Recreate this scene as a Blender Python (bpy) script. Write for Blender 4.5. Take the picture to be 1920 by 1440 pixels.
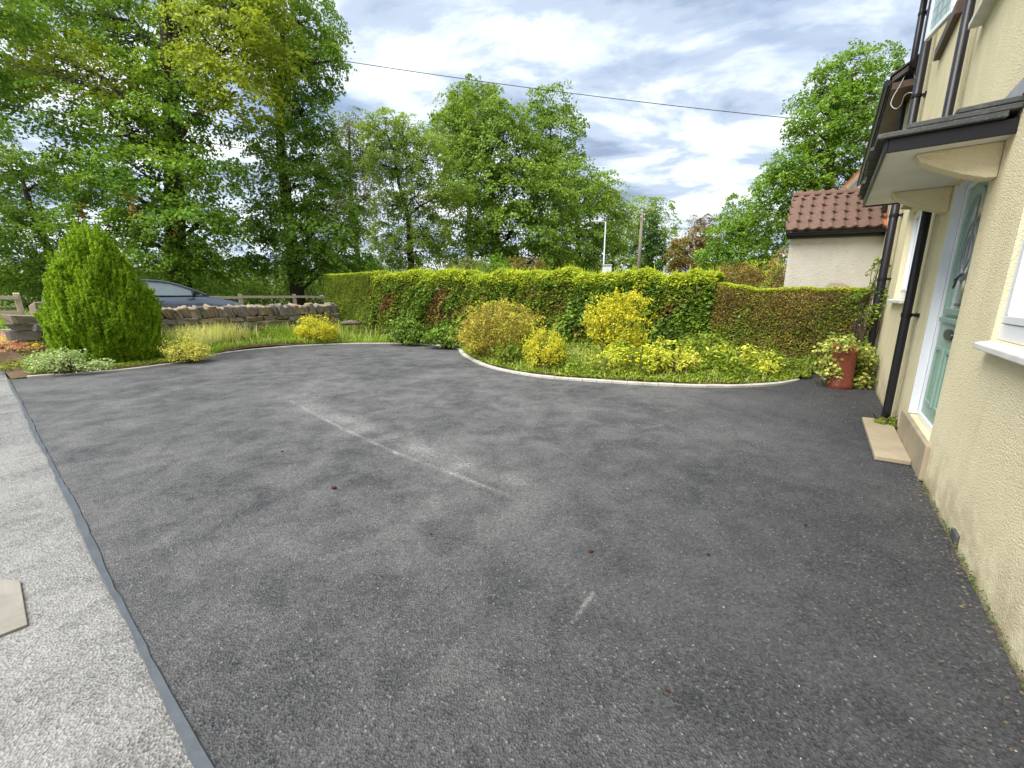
import bpy, bmesh, math
import numpy as np
from mathutils import Vector, Matrix

scene = bpy.context.scene
for o in list(bpy.data.objects):
    bpy.data.objects.remove(o, do_unlink=True)
col = scene.collection
R = math.radians

# ------------------------------------------------------------------ camera
CAM_H, PITCH, F = 1.30, R(12.25), 760.0
cam_data = bpy.data.cameras.new('camera')
cam = bpy.data.objects.new('camera', cam_data)
col.objects.link(cam)
cam.location = (0, 0, CAM_H)
cam.rotation_euler = (R(90) - PITCH, 0, 0)
cam_data.sensor_width = 36.0
cam_data.lens = F / 1920 * 36.0
cam_data.clip_start = 0.05
cam_data.clip_end = 3000
scene.camera = cam

# ------------------------------------------------------------------ light and sky
SUN_EL, SUN_AZ = R(56), R(-125)          # azimuth from +Y, clockwise: behind and left of the camera
sun_dir = Vector((math.sin(SUN_AZ) * math.cos(SUN_EL), math.cos(SUN_AZ) * math.cos(SUN_EL), math.sin(SUN_EL)))
sd = bpy.data.lights.new('sun', 'SUN')
sd.energy = 4.0
sd.angle = R(50)
sd.color = (1.0, 0.965, 0.90)
so = bpy.data.objects.new('sun', sd)
col.objects.link(so)
so.rotation_euler = sun_dir.to_track_quat('Z', 'Y').to_euler()

world = bpy.data.worlds.new('World')
scene.world = world
world.use_nodes = True
wn = world.node_tree
wn.nodes.clear()
def wnode(t, **k):
    n = wn.nodes.new(t)
    for a, b in k.items():
        setattr(n, a, b)
    return n
w_out = wnode('ShaderNodeOutputWorld')
w_bg = wnode('ShaderNodeBackground')
w_bg.inputs['Strength'].default_value = 0.1
sky = wnode('ShaderNodeTexSky', sky_type='NISHITA', sun_disc=False)
sky.sun_elevation = SUN_EL
sky.sun_rotation = SUN_AZ
tc = wnode('ShaderNodeTexCoord')
sep = wnode('ShaderNodeSeparateXYZ')
wn.links.new(tc.outputs['Generated'], sep.inputs[0])
mz = wnode('ShaderNodeMath', operation='MAXIMUM'); mz.inputs[1].default_value = 0.0
wn.links.new(sep.outputs['Z'], mz.inputs[0])
az = wnode('ShaderNodeMath', operation='ADD'); az.inputs[1].default_value = 0.16
wn.links.new(mz.outputs[0], az.inputs[0])
cmbz = wnode('ShaderNodeCombineXYZ')
for i in range(3):
    wn.links.new(az.outputs[0], cmbz.inputs[i])
vdiv = wnode('ShaderNodeVectorMath', operation='DIVIDE')
wn.links.new(tc.outputs['Generated'], vdiv.inputs[0])
wn.links.new(cmbz.outputs[0], vdiv.inputs[1])
vmap = wnode('ShaderNodeMapping')
vmap.inputs['Location'].default_value = (14.2, 8.8, 0.0)
vmap.inputs['Rotation'].default_value = (0, 0, R(25))
vmap.inputs['Scale'].default_value = (0.8, 1.15, 0.0)
wn.links.new(vdiv.outputs[0], vmap.inputs[0])
def wnoise(scale, detail, rough, dist, off):
    m = wnode('ShaderNodeVectorMath', operation='ADD'); m.inputs[1].default_value = off
    wn.links.new(vmap.outputs[0], m.inputs[0])
    n = wnode('ShaderNodeTexNoise')
    n.inputs['Scale'].default_value = scale; n.inputs['Detail'].default_value = detail
    n.inputs['Roughness'].default_value = rough; n.inputs['Distortion'].default_value = dist
    wn.links.new(m.outputs[0], n.inputs['Vector'])
    return n.outputs['Fac']
def wramp(fac, stops, interp='EASE'):
    r = wnode('ShaderNodeValToRGB'); r.color_ramp.interpolation = interp
    el = r.color_ramp.elements
    while len(el) > len(stops): el.remove(el[-1])
    while len(el) < len(stops): el.new(0.5)
    for e, (p, c) in zip(el, stops):
        e.position = p; e.color = (*c, 1)
    wn.links.new(fac, r.inputs[0])
    return r.outputs[0]
SKW = 7.0                                  # cloud brightness for background strength 0.1
tone = wramp(wnoise(2.2, 9, 0.56, 0.25, (0, 0, 0)),
             [(0.33, (0.28, 0.36, 0.50)), (0.45, (0.48, 0.57, 0.71)), (0.54, (0.76, 0.84, 0.93)), (0.66, (1.0, 1.0, 1.0))])
cover = wramp(wnoise(1.3, 7, 0.55, 0.2, (5.2, 2.3, 0)), [(0.30, (0.45, 0.45, 0.45)), (0.45, (1, 1, 1))])
cm = wnode('ShaderNodeVectorMath', operation='SCALE'); cm.inputs['Scale'].default_value = SKW
wn.links.new(tone, cm.inputs[0])
wmix = wnode('ShaderNodeMix', data_type='RGBA')
wn.links.new(cover, wmix.inputs['Factor'])
wn.links.new(sky.outputs[0], wmix.inputs['A'])
wn.links.new(cm.outputs[0], wmix.inputs['B'])
wn.links.new(wmix.outputs['Result'], w_bg.inputs['Color'])
wn.links.new(w_bg.outputs[0], w_out.inputs[0])

scene.view_settings.view_transform = 'Standard'
scene.view_settings.look = 'None'
scene.view_settings.gamma = 1.0
scene.view_settings.exposure = 0.95
scene.view_settings.use_curve_mapping = False
scene.cycles.max_bounces = 7
scene.cycles.diffuse_bounces = 4
scene.cycles.transmission_bounces = 4
scene.cycles.transparent_max_bounces = 8
scene.cycles.use_denoising = True
scene.cycles.use_adaptive_sampling = True
scene.cycles.adaptive_threshold = 0.02

# ------------------------------------------------------------------ frames of reference
A_H = R(37.25)                             # the house front runs along this bearing
D2 = np.array([math.sin(A_H), math.cos(A_H)])
N2 = np.array([-math.cos(A_H), math.sin(A_H)])
def W(s, q, z):
    """metres along the house front, metres out from it (through the camera), height -> world"""
    return (s * D2[0] + q * N2[0], s * D2[1] + q * N2[1], z)
def SQ(x, y):
    return x * D2[0] + y * D2[1], x * N2[0] + y * N2[1]
def ray(u, v):
    x = (u - 960) / F; y = (v - 720) / F
    return np.array([x, math.cos(PITCH) - y * math.sin(PITCH), -math.sin(PITCH) - y * math.cos(PITCH)])
def at(u, v, Y):
    r = ray(u, v); t = Y / r[1]
    return np.array([r[0] * t, Y, CAM_H + r[2] * t])
def gnd(u, v, z=0.0):
    r = ray(u, v); t = (z - CAM_H) / r[2]
    return np.array([r[0] * t, r[1] * t, z])
def terrain(s, q):
    """height of the natural ground: flat drive, a bank up to the lane, a verge beyond"""
    z = np.interp(q, [-50, 10.9, 12.0, 13.5, 15.4, 16.2, 18.5, 30, 80], [0, 0, 0.28, 0.33, 0.45, 0.56, 0.75, 0.9, 1.0])
    return z
def tz(x, y):
    s, q = SQ(x, y)
    return float(terrain(s, q))

# ------------------------------------------------------------------ materials
MATS = {}
def nt(name):
    m = bpy.data.materials.new(name)
    m.use_nodes = True
    t = m.node_tree
    t.nodes.clear()
    return m, t
class NB:
    def __init__(s, t): s.t = t
    def n(s, typ, **k):
        x = s.t.nodes.new(typ)
        for a, b in k.items(): setattr(x, a, b)
        return x
    def l(s, a, b): s.t.links.new(a, b)
    def pos(s):
        return s.n('ShaderNodeNewGeometry').outputs['Position']
    def noise(s, vec, scale, detail=4, rough=0.55, dist=0.0):
        n = s.n('ShaderNodeTexNoise')
        n.inputs['Scale'].default_value = scale; n.inputs['Detail'].default_value = detail
        n.inputs['Roughness'].default_value = rough; n.inputs['Distortion'].default_value = dist
        s.l(vec, n.inputs['Vector'])
        return n.outputs['Fac']
    def voro(s, vec, scale, feature='F1', out='Distance'):
        n = s.n('ShaderNodeTexVoronoi', feature=feature)
        n.inputs['Scale'].default_value = scale
        s.l(vec, n.inputs['Vector'])
        return n.outputs[out]
    def ramp(s, fac, stops, interp='LINEAR'):
        r = s.n('ShaderNodeValToRGB'); r.color_ramp.interpolation = interp
        el = r.color_ramp.elements
        while len(el) < len(stops): el.new(0.5)
        for e, (p, c) in zip(el, stops):
            e.position = p
            e.color = (*c, 1) if isinstance(c, (tuple, list)) else (c, c, c, 1)
        s.l(fac, r.inputs[0])
        return r.outputs[0]
    def mix(s, fac, a, b, blend='MIX'):
        m = s.n('ShaderNodeMix', data_type='RGBA', blend_type=blend)
        for sock, v in (('Factor', fac), ('A', a), ('B', b)):
            if isinstance(v, (int, float)): m.inputs[sock].default_value = v if sock == 'Factor' else (v, v, v, 1)
            elif isinstance(v, (tuple, list)): m.inputs[sock].default_value = (*v, 1)
            else: s.l(v, m.inputs[sock])
        return m.outputs['Result']
    def math(s, op, a, b=None, clamp=False):
        m = s.n('ShaderNodeMath', operation=op); m.use_clamp = clamp
        for i, v in enumerate((a, b)):
            if v is None: continue
            if isinstance(v, (int, float)): m.inputs[i].default_value = v
            else: s.l(v, m.inputs[i])
        return m.outputs[0]
    def bump(s, height, strength, dist, normal=None):
        b = s.n('ShaderNodeBump')
        b.inputs['Strength'].default_value = strength; b.inputs['Distance'].default_value = dist
        s.l(height, b.inputs['Height'])
        if normal is not None: s.l(normal, b.inputs['Normal'])
        return b.outputs[0]
    def princ(s, color, rough=0.6, normal=None, spec=0.4, metal=0.0, coat=0.0):
        p = s.n('ShaderNodeBsdfPrincipled')
        if isinstance(color, (tuple, list)): p.inputs['Base Color'].default_value = (*color, 1)
        else: s.l(color, p.inputs['Base Color'])
        if isinstance(rough, (int, float)): p.inputs['Roughness'].default_value = rough
        else: s.l(rough, p.inputs['Roughness'])
        p.inputs['Specular IOR Level'].default_value = spec
        p.inputs['Metallic'].default_value = metal
        p.inputs['Coat Weight'].default_value = coat
        if normal is not None: s.l(normal, p.inputs['Normal'])
        return p.outputs[0]
    def out(s, sh):
        o = s.n('ShaderNodeOutputMaterial'); s.l(sh, o.inputs[0])

def simple(name, c1, c2=None, scale=6.0, rough=0.6, bscale=60.0, bstr=0.15, bdist=0.01, spec=0.4, metal=0.0, coat=0.0, speck=None):
    m, t = nt(name); b = NB(t); P = b.pos()
    c2 = c2 or tuple(x * 0.8 for x in c1)
    f = b.noise(P, scale, 6, 0.6, 0.3)
    c = b.mix(b.ramp(f, [(0.32, 0.0), (0.68, 1.0)]), c1, c2)
    if speck:
        c = b.mix(b.ramp(b.noise(P, scale * 9, 4, 0.7), [(0.55, 0.0), (0.68, 0.8)]), c, speck)
    nrm = b.bump(b.noise(P, bscale, 5, 0.6), bstr, bdist) if bstr else None
    b.out(b.princ(c, rough, nrm, spec, metal, coat))
    MATS[name] = m
    return m

def leafmat(name, stops, transl=0.35, rough=0.5, scale=0.9, mixn=0.45, spec=0.14, gain=2.0, warm=(1.14, 1.03, 0.80)):
    """colour from leaf to leaf and from clump to clump; light passes through the blade"""
    m, t = nt(name); b = NB(t)
    g = b.n('ShaderNodeNewGeometry')
    f = b.noise(g.outputs['Position'], scale, 3, 0.6)
    f = b.ramp(f, [(0.3, 0.0), (0.7, 1.0)])
    k = b.math('ADD', b.math('MULTIPLY', f, mixn), b.math('MULTIPLY', g.outputs['Random Per Island'], 1.0 - mixn))
    c = b.ramp(k, [(p_, tuple(min(0.8, x * gain * w_) for x, w_ in zip(c_, warm))) for p_, c_ in stops])
    p = b.princ(c, rough, None, spec)
    tr = b.n('ShaderNodeBsdfTranslucent')
    b.l(b.mix(0.35, c, (0.30, 0.36, 0.02), 'MIX'), tr.inputs[0])
    mx = b.n('ShaderNodeMixShader'); mx.inputs[0].default_value = transl
    b.l(p, mx.inputs[1]); b.l(tr.outputs[0], mx.inputs[2])
    b.out(mx.outputs[0])
    MATS[name] = m
    return m

def render_mat(name, c1, c2, lump=55.0, strength=0.9, dirt=(0.40, 0.33, 0.20)):
    """roughcast render: lumpy coat, weather staining, damp foot"""
    m, t = nt(name); b = NB(t); P = b.pos()
    c = b.mix(b.ramp(b.noise(P, 1.6, 6, 0.6, 0.4), [(0.35, 0.0), (0.65, 1.0)]), c1, c2)
    c = b.mix(b.ramp(b.noise(P, 14, 5, 0.7), [(0.55, 0.0), (0.8, 0.35)]), c, dirt)
    sp = b.n('ShaderNodeSeparateXYZ'); b.l(P, sp.inputs[0])
    foot = b.math('SUBTRACT', 1.0, b.math('MULTIPLY', sp.outputs['Z'], 2.6), True)
    foot = b.math('MULTIPLY', foot, b.ramp(b.noise(P, 5, 5, 0.65), [(0.38, 0.0), (0.6, 0.8)]))
    c = b.mix(foot, c, dirt)
    # run-down streaks
    mp = b.n('ShaderNodeMapping'); mp.inputs['Scale'].default_value = (2.6, 2.6, 0.5); b.l(P, mp.inputs[0])
    c = b.mix(b.ramp(b.noise(mp.outputs[0], 1.4, 4, 0.6), [(0.52, 0.0), (0.78, 0.30)]), c, dirt)
    h1 = b.voro(P, lump, 'SMOOTH_F1')
    h2 = b.noise(P, lump * 0.8, 4, 0.65)
    h = b.math('ADD', b.math('MULTIPLY', h1, -1.2), b.math('MULTIPLY', h2, 0.7))
    b.out(b.princ(c, 0.85, b.bump(h, strength, 0.006), 0.2))
    MATS[name] = m
    return m

def seg_mask(b, P, A, B, w, soft, dist):
    """soft mask round a segment on the ground (a scuff)"""
    pa = b.n('ShaderNodeVectorMath', operation='SUBTRACT'); b.l(P, pa.inputs[0]); pa.inputs[1].default_value = A
    ba = Vector(B) - Vector(A)
    dt = b.n('ShaderNodeVectorMath', operation='DOT_PRODUCT'); b.l(pa.outputs[0], dt.inputs[0]); dt.inputs[1].default_value = ba
    h = b.math('DIVIDE', dt.outputs['Value'], ba.length_squared, True)
    sc = b.n('ShaderNodeVectorMath', operation='SCALE'); sc.inputs[0].default_value = ba; b.l(h, sc.inputs['Scale'])
    df = b.n('ShaderNodeVectorMath', operation='SUBTRACT'); b.l(pa.outputs[0], df.inputs[0]); b.l(sc.outputs[0], df.inputs[1])
    ln = b.n('ShaderNodeVectorMath', operation='LENGTH'); b.l(df.outputs[0], ln.inputs[0])
    d = b.math('ADD', ln.outputs['Value'], b.math('MULTIPLY', b.math('SUBTRACT', b.noise(P, 7, 5, 0.65), 0.5), dist))
    mr = b.n('ShaderNodeMapRange'); mr.clamp = True
    b.l(d, mr.inputs[0]); mr.inputs[1].default_value = w; mr.inputs[2].default_value = w + soft
    mr.inputs[3].default_value = 1; mr.inputs[4].default_value = 0
    return mr.outputs[0]

def tarmac_mat(name, dark, light, dust, dustlo, dusthi, scuffs=(), stone=130.0, bstr=0.9, worn=None):
    m, t = nt(name); b = NB(t); P = b.pos()
    cell = b.voro(P, stone, 'F1', 'Color')
    sx = b.n('ShaderNodeSeparateColor'); b.l(cell, sx.inputs[0])
    grain = b.math('ADD', b.math('MULTIPLY', sx.outputs[0], 0.55), b.math('MULTIPLY', b.noise(P, stone * 0.55, 3, 0.7), 0.45))
    c = b.ramp(grain, [(0.22, dark), (0.55, tuple((a + e) / 2 for a, e in zip(dark, light))), (0.85, light)])
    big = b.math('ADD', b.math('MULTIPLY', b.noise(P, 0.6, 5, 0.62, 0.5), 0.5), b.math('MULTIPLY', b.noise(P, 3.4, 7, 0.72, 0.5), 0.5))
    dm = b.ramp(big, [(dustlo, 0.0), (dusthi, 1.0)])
    if worn:                                # dust is strongest round the given centre and thins outward
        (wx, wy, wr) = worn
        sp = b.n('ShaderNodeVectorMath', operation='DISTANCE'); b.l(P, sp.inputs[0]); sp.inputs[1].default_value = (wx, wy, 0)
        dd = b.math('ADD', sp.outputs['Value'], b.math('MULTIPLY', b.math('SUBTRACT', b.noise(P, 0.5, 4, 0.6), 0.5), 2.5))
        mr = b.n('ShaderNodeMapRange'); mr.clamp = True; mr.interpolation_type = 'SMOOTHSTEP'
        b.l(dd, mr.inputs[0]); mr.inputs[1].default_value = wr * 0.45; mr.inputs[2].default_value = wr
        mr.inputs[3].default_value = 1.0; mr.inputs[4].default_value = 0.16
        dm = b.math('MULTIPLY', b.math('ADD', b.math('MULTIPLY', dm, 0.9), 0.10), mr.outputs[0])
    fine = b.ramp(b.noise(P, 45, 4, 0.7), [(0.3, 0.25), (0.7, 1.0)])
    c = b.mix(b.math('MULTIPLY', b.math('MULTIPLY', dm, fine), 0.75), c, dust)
    for (A, B, w, soft, dist, amt) in scuffs:
        k = b.math('MULTIPLY', seg_mask(b, P, A, B, w, soft, dist), b.ramp(b.noise(P, 38, 5, 0.8), [(0.42, 0.0), (0.68, amt)]))
        k = b.math('MULTIPLY', k, b.ramp(b.noise(P, 3.5, 4, 0.65), [(0.38, 0.15), (0.62, 1.0)]))
        c = b.mix(k, c, (0.42, 0.41, 0.395))
    # pale chips in the aggregate
    chip = b.ramp(sx.outputs[1], [(0.965, 0.0), (0.99, 0.5)])
    c = b.mix(chip, c, (0.24, 0.235, 0.225))
    h = b.math('ADD', b.voro(P, stone, 'F1'), b.math('MULTIPLY', b.noise(P, 20, 4, 0.6), 0.5))
    b.out(b.princ(c, 0.72, b.bump(h, bstr, 0.006), 0.35))
    MATS[name] = m
    return m

def V3(a): return (float(a[0]), float(a[1]), float(a[2]))
sc_pts = [V3(gnd(*p)) for p in ((545, 752), (640, 802), (740, 848), (850, 888), (960, 932))]
scuffs = [(sc_pts[i], sc_pts[i + 1], 0.0, 0.036, 0.09, 0.95) for i in range(4)]
scuffs += [(V3(gnd(560, 755)), V3(gnd(860, 868)), 0.02, 0.18, 0.22, 0.65),
           (V3(gnd(870, 872)), V3(gnd(1010, 915)), 0.0, 0.14, 0.2, 0.45),
           (V3(gnd(1075, 1165)), V3(gnd(1112, 1112)), 0.002, 0.014, 0.025, 0.9),
           (V3(gnd(775, 985)), V3(gnd(812, 945)), 0.0, 0.10, 0.16, 0.28),
           (V3(gnd(1205, 803)), V3(gnd(1240, 797)), 0.01, 0.02, 0.06, 0.6),
           (V3(gnd(1243, 772)), V3(gnd(1270, 769)), 0.01, 0.02, 0.06, 0.6)]
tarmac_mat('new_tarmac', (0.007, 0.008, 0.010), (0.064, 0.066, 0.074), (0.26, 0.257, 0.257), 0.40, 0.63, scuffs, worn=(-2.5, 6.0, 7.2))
tarmac_mat('old_tarmac', (0.030, 0.031, 0.032), (0.245, 0.244, 0.24), (0.33, 0.325, 0.315), 0.40, 0.58, stone=125.0, bstr=0.9)
tarmac_mat('road_tarmac', (0.10, 0.10, 0.10), (0.25, 0.25, 0.26), (0.28, 0.28, 0.28), 0.35, 0.6)
simple('bitumen_seal', (0.080, 0.092, 0.110), (0.058, 0.067, 0.080), 9, 0.5, 40, 0.3, 0.006, 0.4)
simple('concrete_kerb', (0.52, 0.50, 0.46), (0.36, 0.34, 0.30), 5, 0.85, 120, 0.4, 0.004, 0.2, speck=(0.22, 0.20, 0.17))
simple('soil', (0.085, 0.055, 0.035), (0.15, 0.105, 0.065), 5, 0.95, 40, 0.9, 0.02, 0.1)
simple('grass_ground', (0.07, 0.10, 0.025), (0.13, 0.14, 0.05), 1.2, 0.95, 30, 0.7, 0.03, 0.1)
simple('stone_slab', (0.40, 0.33, 0.23), (0.30, 0.25, 0.17), 4, 0.8, 90, 0.25, 0.004, 0.25)
simple('old_slab', (0.27, 0.255, 0.225), (0.20, 0.19, 0.165), 6, 0.9, 90, 0.5, 0.004, 0.2)
render_mat('cream_render', (0.83, 0.735, 0.50), (0.76, 0.665, 0.44), 130.0, 0.7)
render_mat('pale_render', (0.60, 0.575, 0.52), (0.53, 0.505, 0.455), 38.0, 1.0, (0.36, 0.31, 0.26))
simple('white_wall', (0.75, 0.72, 0.64), (0.66, 0.63, 0.56), 2, 0.85, 40, 0.4, 0.01, 0.2)
simple('white_plastic', (0.80, 0.82, 0.85), (0.74, 0.76, 0.80), 3, 0.32, 10, 0.02, 0.002, 0.5)
simple('soffit_paint', (0.84, 0.83, 0.78), (0.74, 0.72, 0.65), 3, 0.5, 8, 0.12, 0.02, 0.4)
simple('sill_paint', (0.72, 0.71, 0.68), (0.60, 0.58, 0.54), 8, 0.6, 60, 0.2, 0.004, 0.3)
simple('black_plastic', (0.008, 0.008, 0.012), (0.014, 0.013, 0.018), 4, 0.36, 20, 0.03, 0.003, 0.35)
simple('slate', (0.045, 0.05, 0.055), (0.08, 0.085, 0.08), 9, 0.6, 50, 0.5, 0.006, 0.4, speck=(0.16, 0.17, 0.13))
simple('dark_tile', (0.05, 0.042, 0.045), (0.085, 0.07, 0.07), 6, 0.7, 50, 0.4, 0.006, 0.3)
simple('brown_tile', (0.15, 0.085, 0.064), (0.11, 0.070, 0.058), 4, 0.85, 90, 0.4, 0.005, 0.2, speck=(0.24, 0.19, 0.14))
simple('red_tile', (0.42, 0.15, 0.065), (0.33, 0.12, 0.055), 4, 0.85, 90, 0.4, 0.005, 0.2, speck=(0.30, 0.20, 0.13))
simple('lead', (0.24, 0.25, 0.27), (0.33, 0.34, 0.36), 7, 0.55, 30, 0.2, 0.004, 0.5)
simple('brown_wood', (0.06, 0.035, 0.025), (0.09, 0.05, 0.035), 8, 0.5, 50, 0.2, 0.004, 0.4)
simple('door_green', (0.29, 0.42, 0.35), (0.265, 0.395, 0.33), 4, 0.38, 160, 0.08, 0.002, 0.45)
simple('chrome_dark', (0.05, 0.05, 0.05), (0.10, 0.10, 0.10), 10, 0.3, 10, 0.02, 0.002, 0.5, 0.6)
simple('terracotta', (0.20, 0.040, 0.024), (0.155, 0.034, 0.022), 7, 0.42, 60, 0.12, 0.003, 0.45, speck=(0.36, 0.15, 0.10))
simple('fence_wood', (0.54, 0.46, 0.32), (0.43, 0.36, 0.25), 9, 0.85, 70, 0.5, 0.005, 0.2)
simple('pole_wood', (0.26, 0.22, 0.17), (0.18, 0.15, 0.12), 6, 0.85, 50, 0.5, 0.01, 0.2)
simple('galvanised', (0.52, 0.55, 0.57), (0.42, 0.45, 0.47), 5, 0.45, 30, 0.1, 0.003, 0.5, 0.4)
simple('bark_dark', (0.055, 0.042, 0.032), (0.10, 0.08, 0.06), 7, 0.95, 22, 0.9, 0.03, 0.15)
simple('bark_grey', (0.16, 0.135, 0.11), (0.10, 0.085, 0.07), 7, 0.95, 22, 0.9, 0.03, 0.15)
simple('twig', (0.12, 0.085, 0.05), (0.07, 0.05, 0.035), 9, 0.9, 40, 0.3, 0.01, 0.15)
simple('wire_black', (0.03, 0.03, 0.035), (0.04, 0.04, 0.045), 4, 0.6, 10, 0.0, 0.001, 0.3)
simple('cable_white', (0.55, 0.53, 0.50), (0.48, 0.46, 0.44), 4, 0.5, 10, 0.0, 0.001, 0.4)
simple('car_paint', (0.10, 0.125, 0.17), (0.10, 0.125, 0.17), 2, 0.25, 4, 0.0, 0.001, 0.6, 0.45, 1.0)
simple('rubber', (0.018, 0.018, 0.018), (0.03, 0.03, 0.03), 8, 0.85, 40, 0.2, 0.004, 0.2)
simple('alloy', (0.45, 0.46, 0.48), (0.40, 0.41, 0.43), 8, 0.3, 10, 0.0, 0.001, 0.5, 0.9)
simple('lamp_red', (0.35, 0.02, 0.02), (0.30, 0.02, 0.02), 8, 0.2, 10, 0.0, 0.001, 0.5)
simple('lamp_clear', (0.65, 0.67, 0.70), (0.55, 0.57, 0.60), 8, 0.12, 10, 0.0, 0.001, 0.6)
simple('cone_brown', (0.075, 0.028, 0.014), (0.045, 0.018, 0.010), 60, 0.85, 200, 0.6, 0.003, 0.2)
simple('grit', (0.42, 0.40, 0.36), (0.28, 0.26, 0.22), 30, 0.85, 200, 0.3, 0.002, 0.2)
simple('litter', (0.09, 0.06, 0.04), (0.20, 0.16, 0.11), 40, 0.9, 200, 0.3, 0.002, 0.2)
for k, (a, c) in enumerate([((0.28, 0.225, 0.165), (0.17, 0.14, 0.11)), ((0.20, 0.18, 0.15), (0.11, 0.10, 0.09)), ((0.33, 0.255, 0.175), (0.20, 0.155, 0.115)), ((0.14, 0.13, 0.12), (0.20, 0.185, 0.16))]):
    simple('stone_%d' % k, a, c, 9, 0.9, 45, 0.8, 0.012, 0.2, speck=(0.36, 0.33, 0.27))

# glass: a clear pane with dark room behind it
def glassmat(name, tint, rough=0.03, mixf=0.82):
    m, t = nt(name); b = NB(t)
    p = b.n('ShaderNodeBsdfPrincipled')
    p.inputs['Base Color'].default_value = (*tint, 1)
    p.inputs['Roughness'].default_value = rough
    p.inputs['Transmission Weight'].default_value = mixf
    p.inputs['IOR'].default_value = 1.5
    p.inputs['Specular IOR Level'].default_value = 0.6
    b.out(p.outputs[0]); MATS[name] = m
glassmat('glass', (0.70, 0.78, 0.80))
glassmat('door_glass', (0.30, 0.42, 0.36), 0.12, 0.5)
glassmat('car_glass', (0.25, 0.32, 0.34), 0.02, 0.35)
glassmat('leaded_glass', (0.45, 0.62, 0.62), 0.08, 0.35)
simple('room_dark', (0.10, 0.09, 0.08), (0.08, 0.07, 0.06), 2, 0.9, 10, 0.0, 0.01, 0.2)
simple('curtain', (0.20, 0.17, 0.18), (0.14, 0.12, 0.13), 3, 0.9, 30, 0.3, 0.01, 0.2)

# foliage
leafmat('lf_lime', [(0.0, (0.030, 0.075, 0.012)), (0.5, (0.062, 0.135, 0.018)), (1.0, (0.13, 0.20, 0.022))], 0.38, scale=0.5, gain=2.35)
leafmat('lf_lime_suntint', [(0.0, (0.06, 0.10, 0.012)), (0.5, (0.12, 0.165, 0.018)), (1.0, (0.21, 0.235, 0.028))], 0.42, scale=0.6, gain=2.35)  # lime leaves with golden sunlight put into the colour
leafmat('lf_lime2', [(0.0, (0.032, 0.080, 0.016)), (0.5, (0.066, 0.138, 0.024)), (1.0, (0.13, 0.20, 0.032))], 0.36, scale=0.5, gain=2.35)
leafmat('lf_dark', [(0.0, (0.016, 0.045, 0.014)), (0.6, (0.035, 0.080, 0.020)), (1.0, (0.06, 0.115, 0.022))], 0.28, scale=0.5)
leafmat('lf_light', [(0.0, (0.060, 0.115, 0.022)), (0.5, (0.10, 0.165, 0.03)), (1.0, (0.17, 0.22, 0.04))], 0.42, scale=0.4, gain=2.35)
leafmat('lf_airy', [(0.0, (0.06, 0.085, 0.04)), (0.6, (0.10, 0.125, 0.05)), (1.0, (0.16, 0.18, 0.07))], 0.35, scale=0.4)
leafmat('lf_mid', [(0.0, (0.035, 0.078, 0.018)), (0.5, (0.072, 0.135, 0.024)), (1.0, (0.135, 0.195, 0.035))], 0.36, scale=0.35, gain=2.35)
leafmat('lf_copper', [(0.0, (0.055, 0.040, 0.020)), (0.5, (0.11, 0.075, 0.03)), (1.0, (0.12, 0.13, 0.035))], 0.3, scale=0.5)
leafmat('lf_conifer', [(0.0, (0.050, 0.115, 0.010)), (0.5, (0.125, 0.200, 0.012)), (1.0, (0.26, 0.32, 0.022))], 0.36, scale=7.0, mixn=0.6, gain=2.15, warm=(1.02, 1.06, 0.9))
leafmat('lf_vari', [(0.0, (0.07, 0.14, 0.055)), (0.5, (0.17, 0.26, 0.12)), (1.0, (0.40, 0.46, 0.26))], 0.3, scale=5, mixn=0.25)
leafmat('lf_lemon', [(0.0, (0.20, 0.23, 0.04)), (0.5, (0.36, 0.36, 0.09)), (1.0, (0.46, 0.44, 0.16))], 0.35, scale=6, mixn=0.3)
leafmat('lf_vari2', [(0.0, (0.09, 0.13, 0.03)), (0.5, (0.22, 0.25, 0.07)), (1.0, (0.42, 0.41, 0.17))], 0.3, scale=6, mixn=0.25)
leafmat('lf_gold', [(0.0, (0.16, 0.20, 0.015)), (0.45, (0.31, 0.31, 0.03)), (1.0, (0.46, 0.43, 0.06))], 0.38, scale=5, mixn=0.35)
leafmat('lf_goldgreen', [(0.0, (0.16, 0.22, 0.025)), (0.5, (0.33, 0.37, 0.05)), (1.0, (0.50, 0.49, 0.10))], 0.38, scale=5, mixn=0.35)
leafmat('lf_bronze', [(0.0, (0.10, 0.075, 0.03)), (0.4, (0.18, 0.14, 0.045)), (0.7, (0.20, 0.20, 0.035)), (1.0, (0.40, 0.36, 0.06))], 0.3, scale=3, mixn=0.55)
leafmat('lf_hedge', [(0.0, (0.060, 0.045, 0.016)), (0.06, (0.075, 0.060, 0.018)), (0.10, (0.038, 0.072, 0.014)), (0.5, (0.080, 0.128, 0.020)), (1.0, (0.16, 0.205, 0.03))], 0.32, scale=2.5, mixn=0.3)
leafmat('lf_hedgetip', [(0.0, (0.12, 0.19, 0.02)), (0.5, (0.21, 0.28, 0.03)), (1.0, (0.36, 0.38, 0.05))], 0.4, scale=2.5)
leafmat('lf_ivy', [(0.0, (0.024, 0.060, 0.012)), (0.55, (0.062, 0.118, 0.020)), (1.0, (0.14, 0.21, 0.03))], 0.25, 0.5, scale=3, spec=0.2)
leafmat('lf_dead', [(0.0, (0.050, 0.026, 0.012)), (0.5, (0.105, 0.060, 0.028)), (1.0, (0.18, 0.115, 0.058))], 0.2, scale=4)
leafmat('lf_brownhedge', [(0.0, (0.07, 0.050, 0.022)), (0.5, (0.125, 0.098, 0.034)), (1.0, (0.165, 0.165, 0.042))], 0.25, scale=2.2, mixn=0.6)
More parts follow.
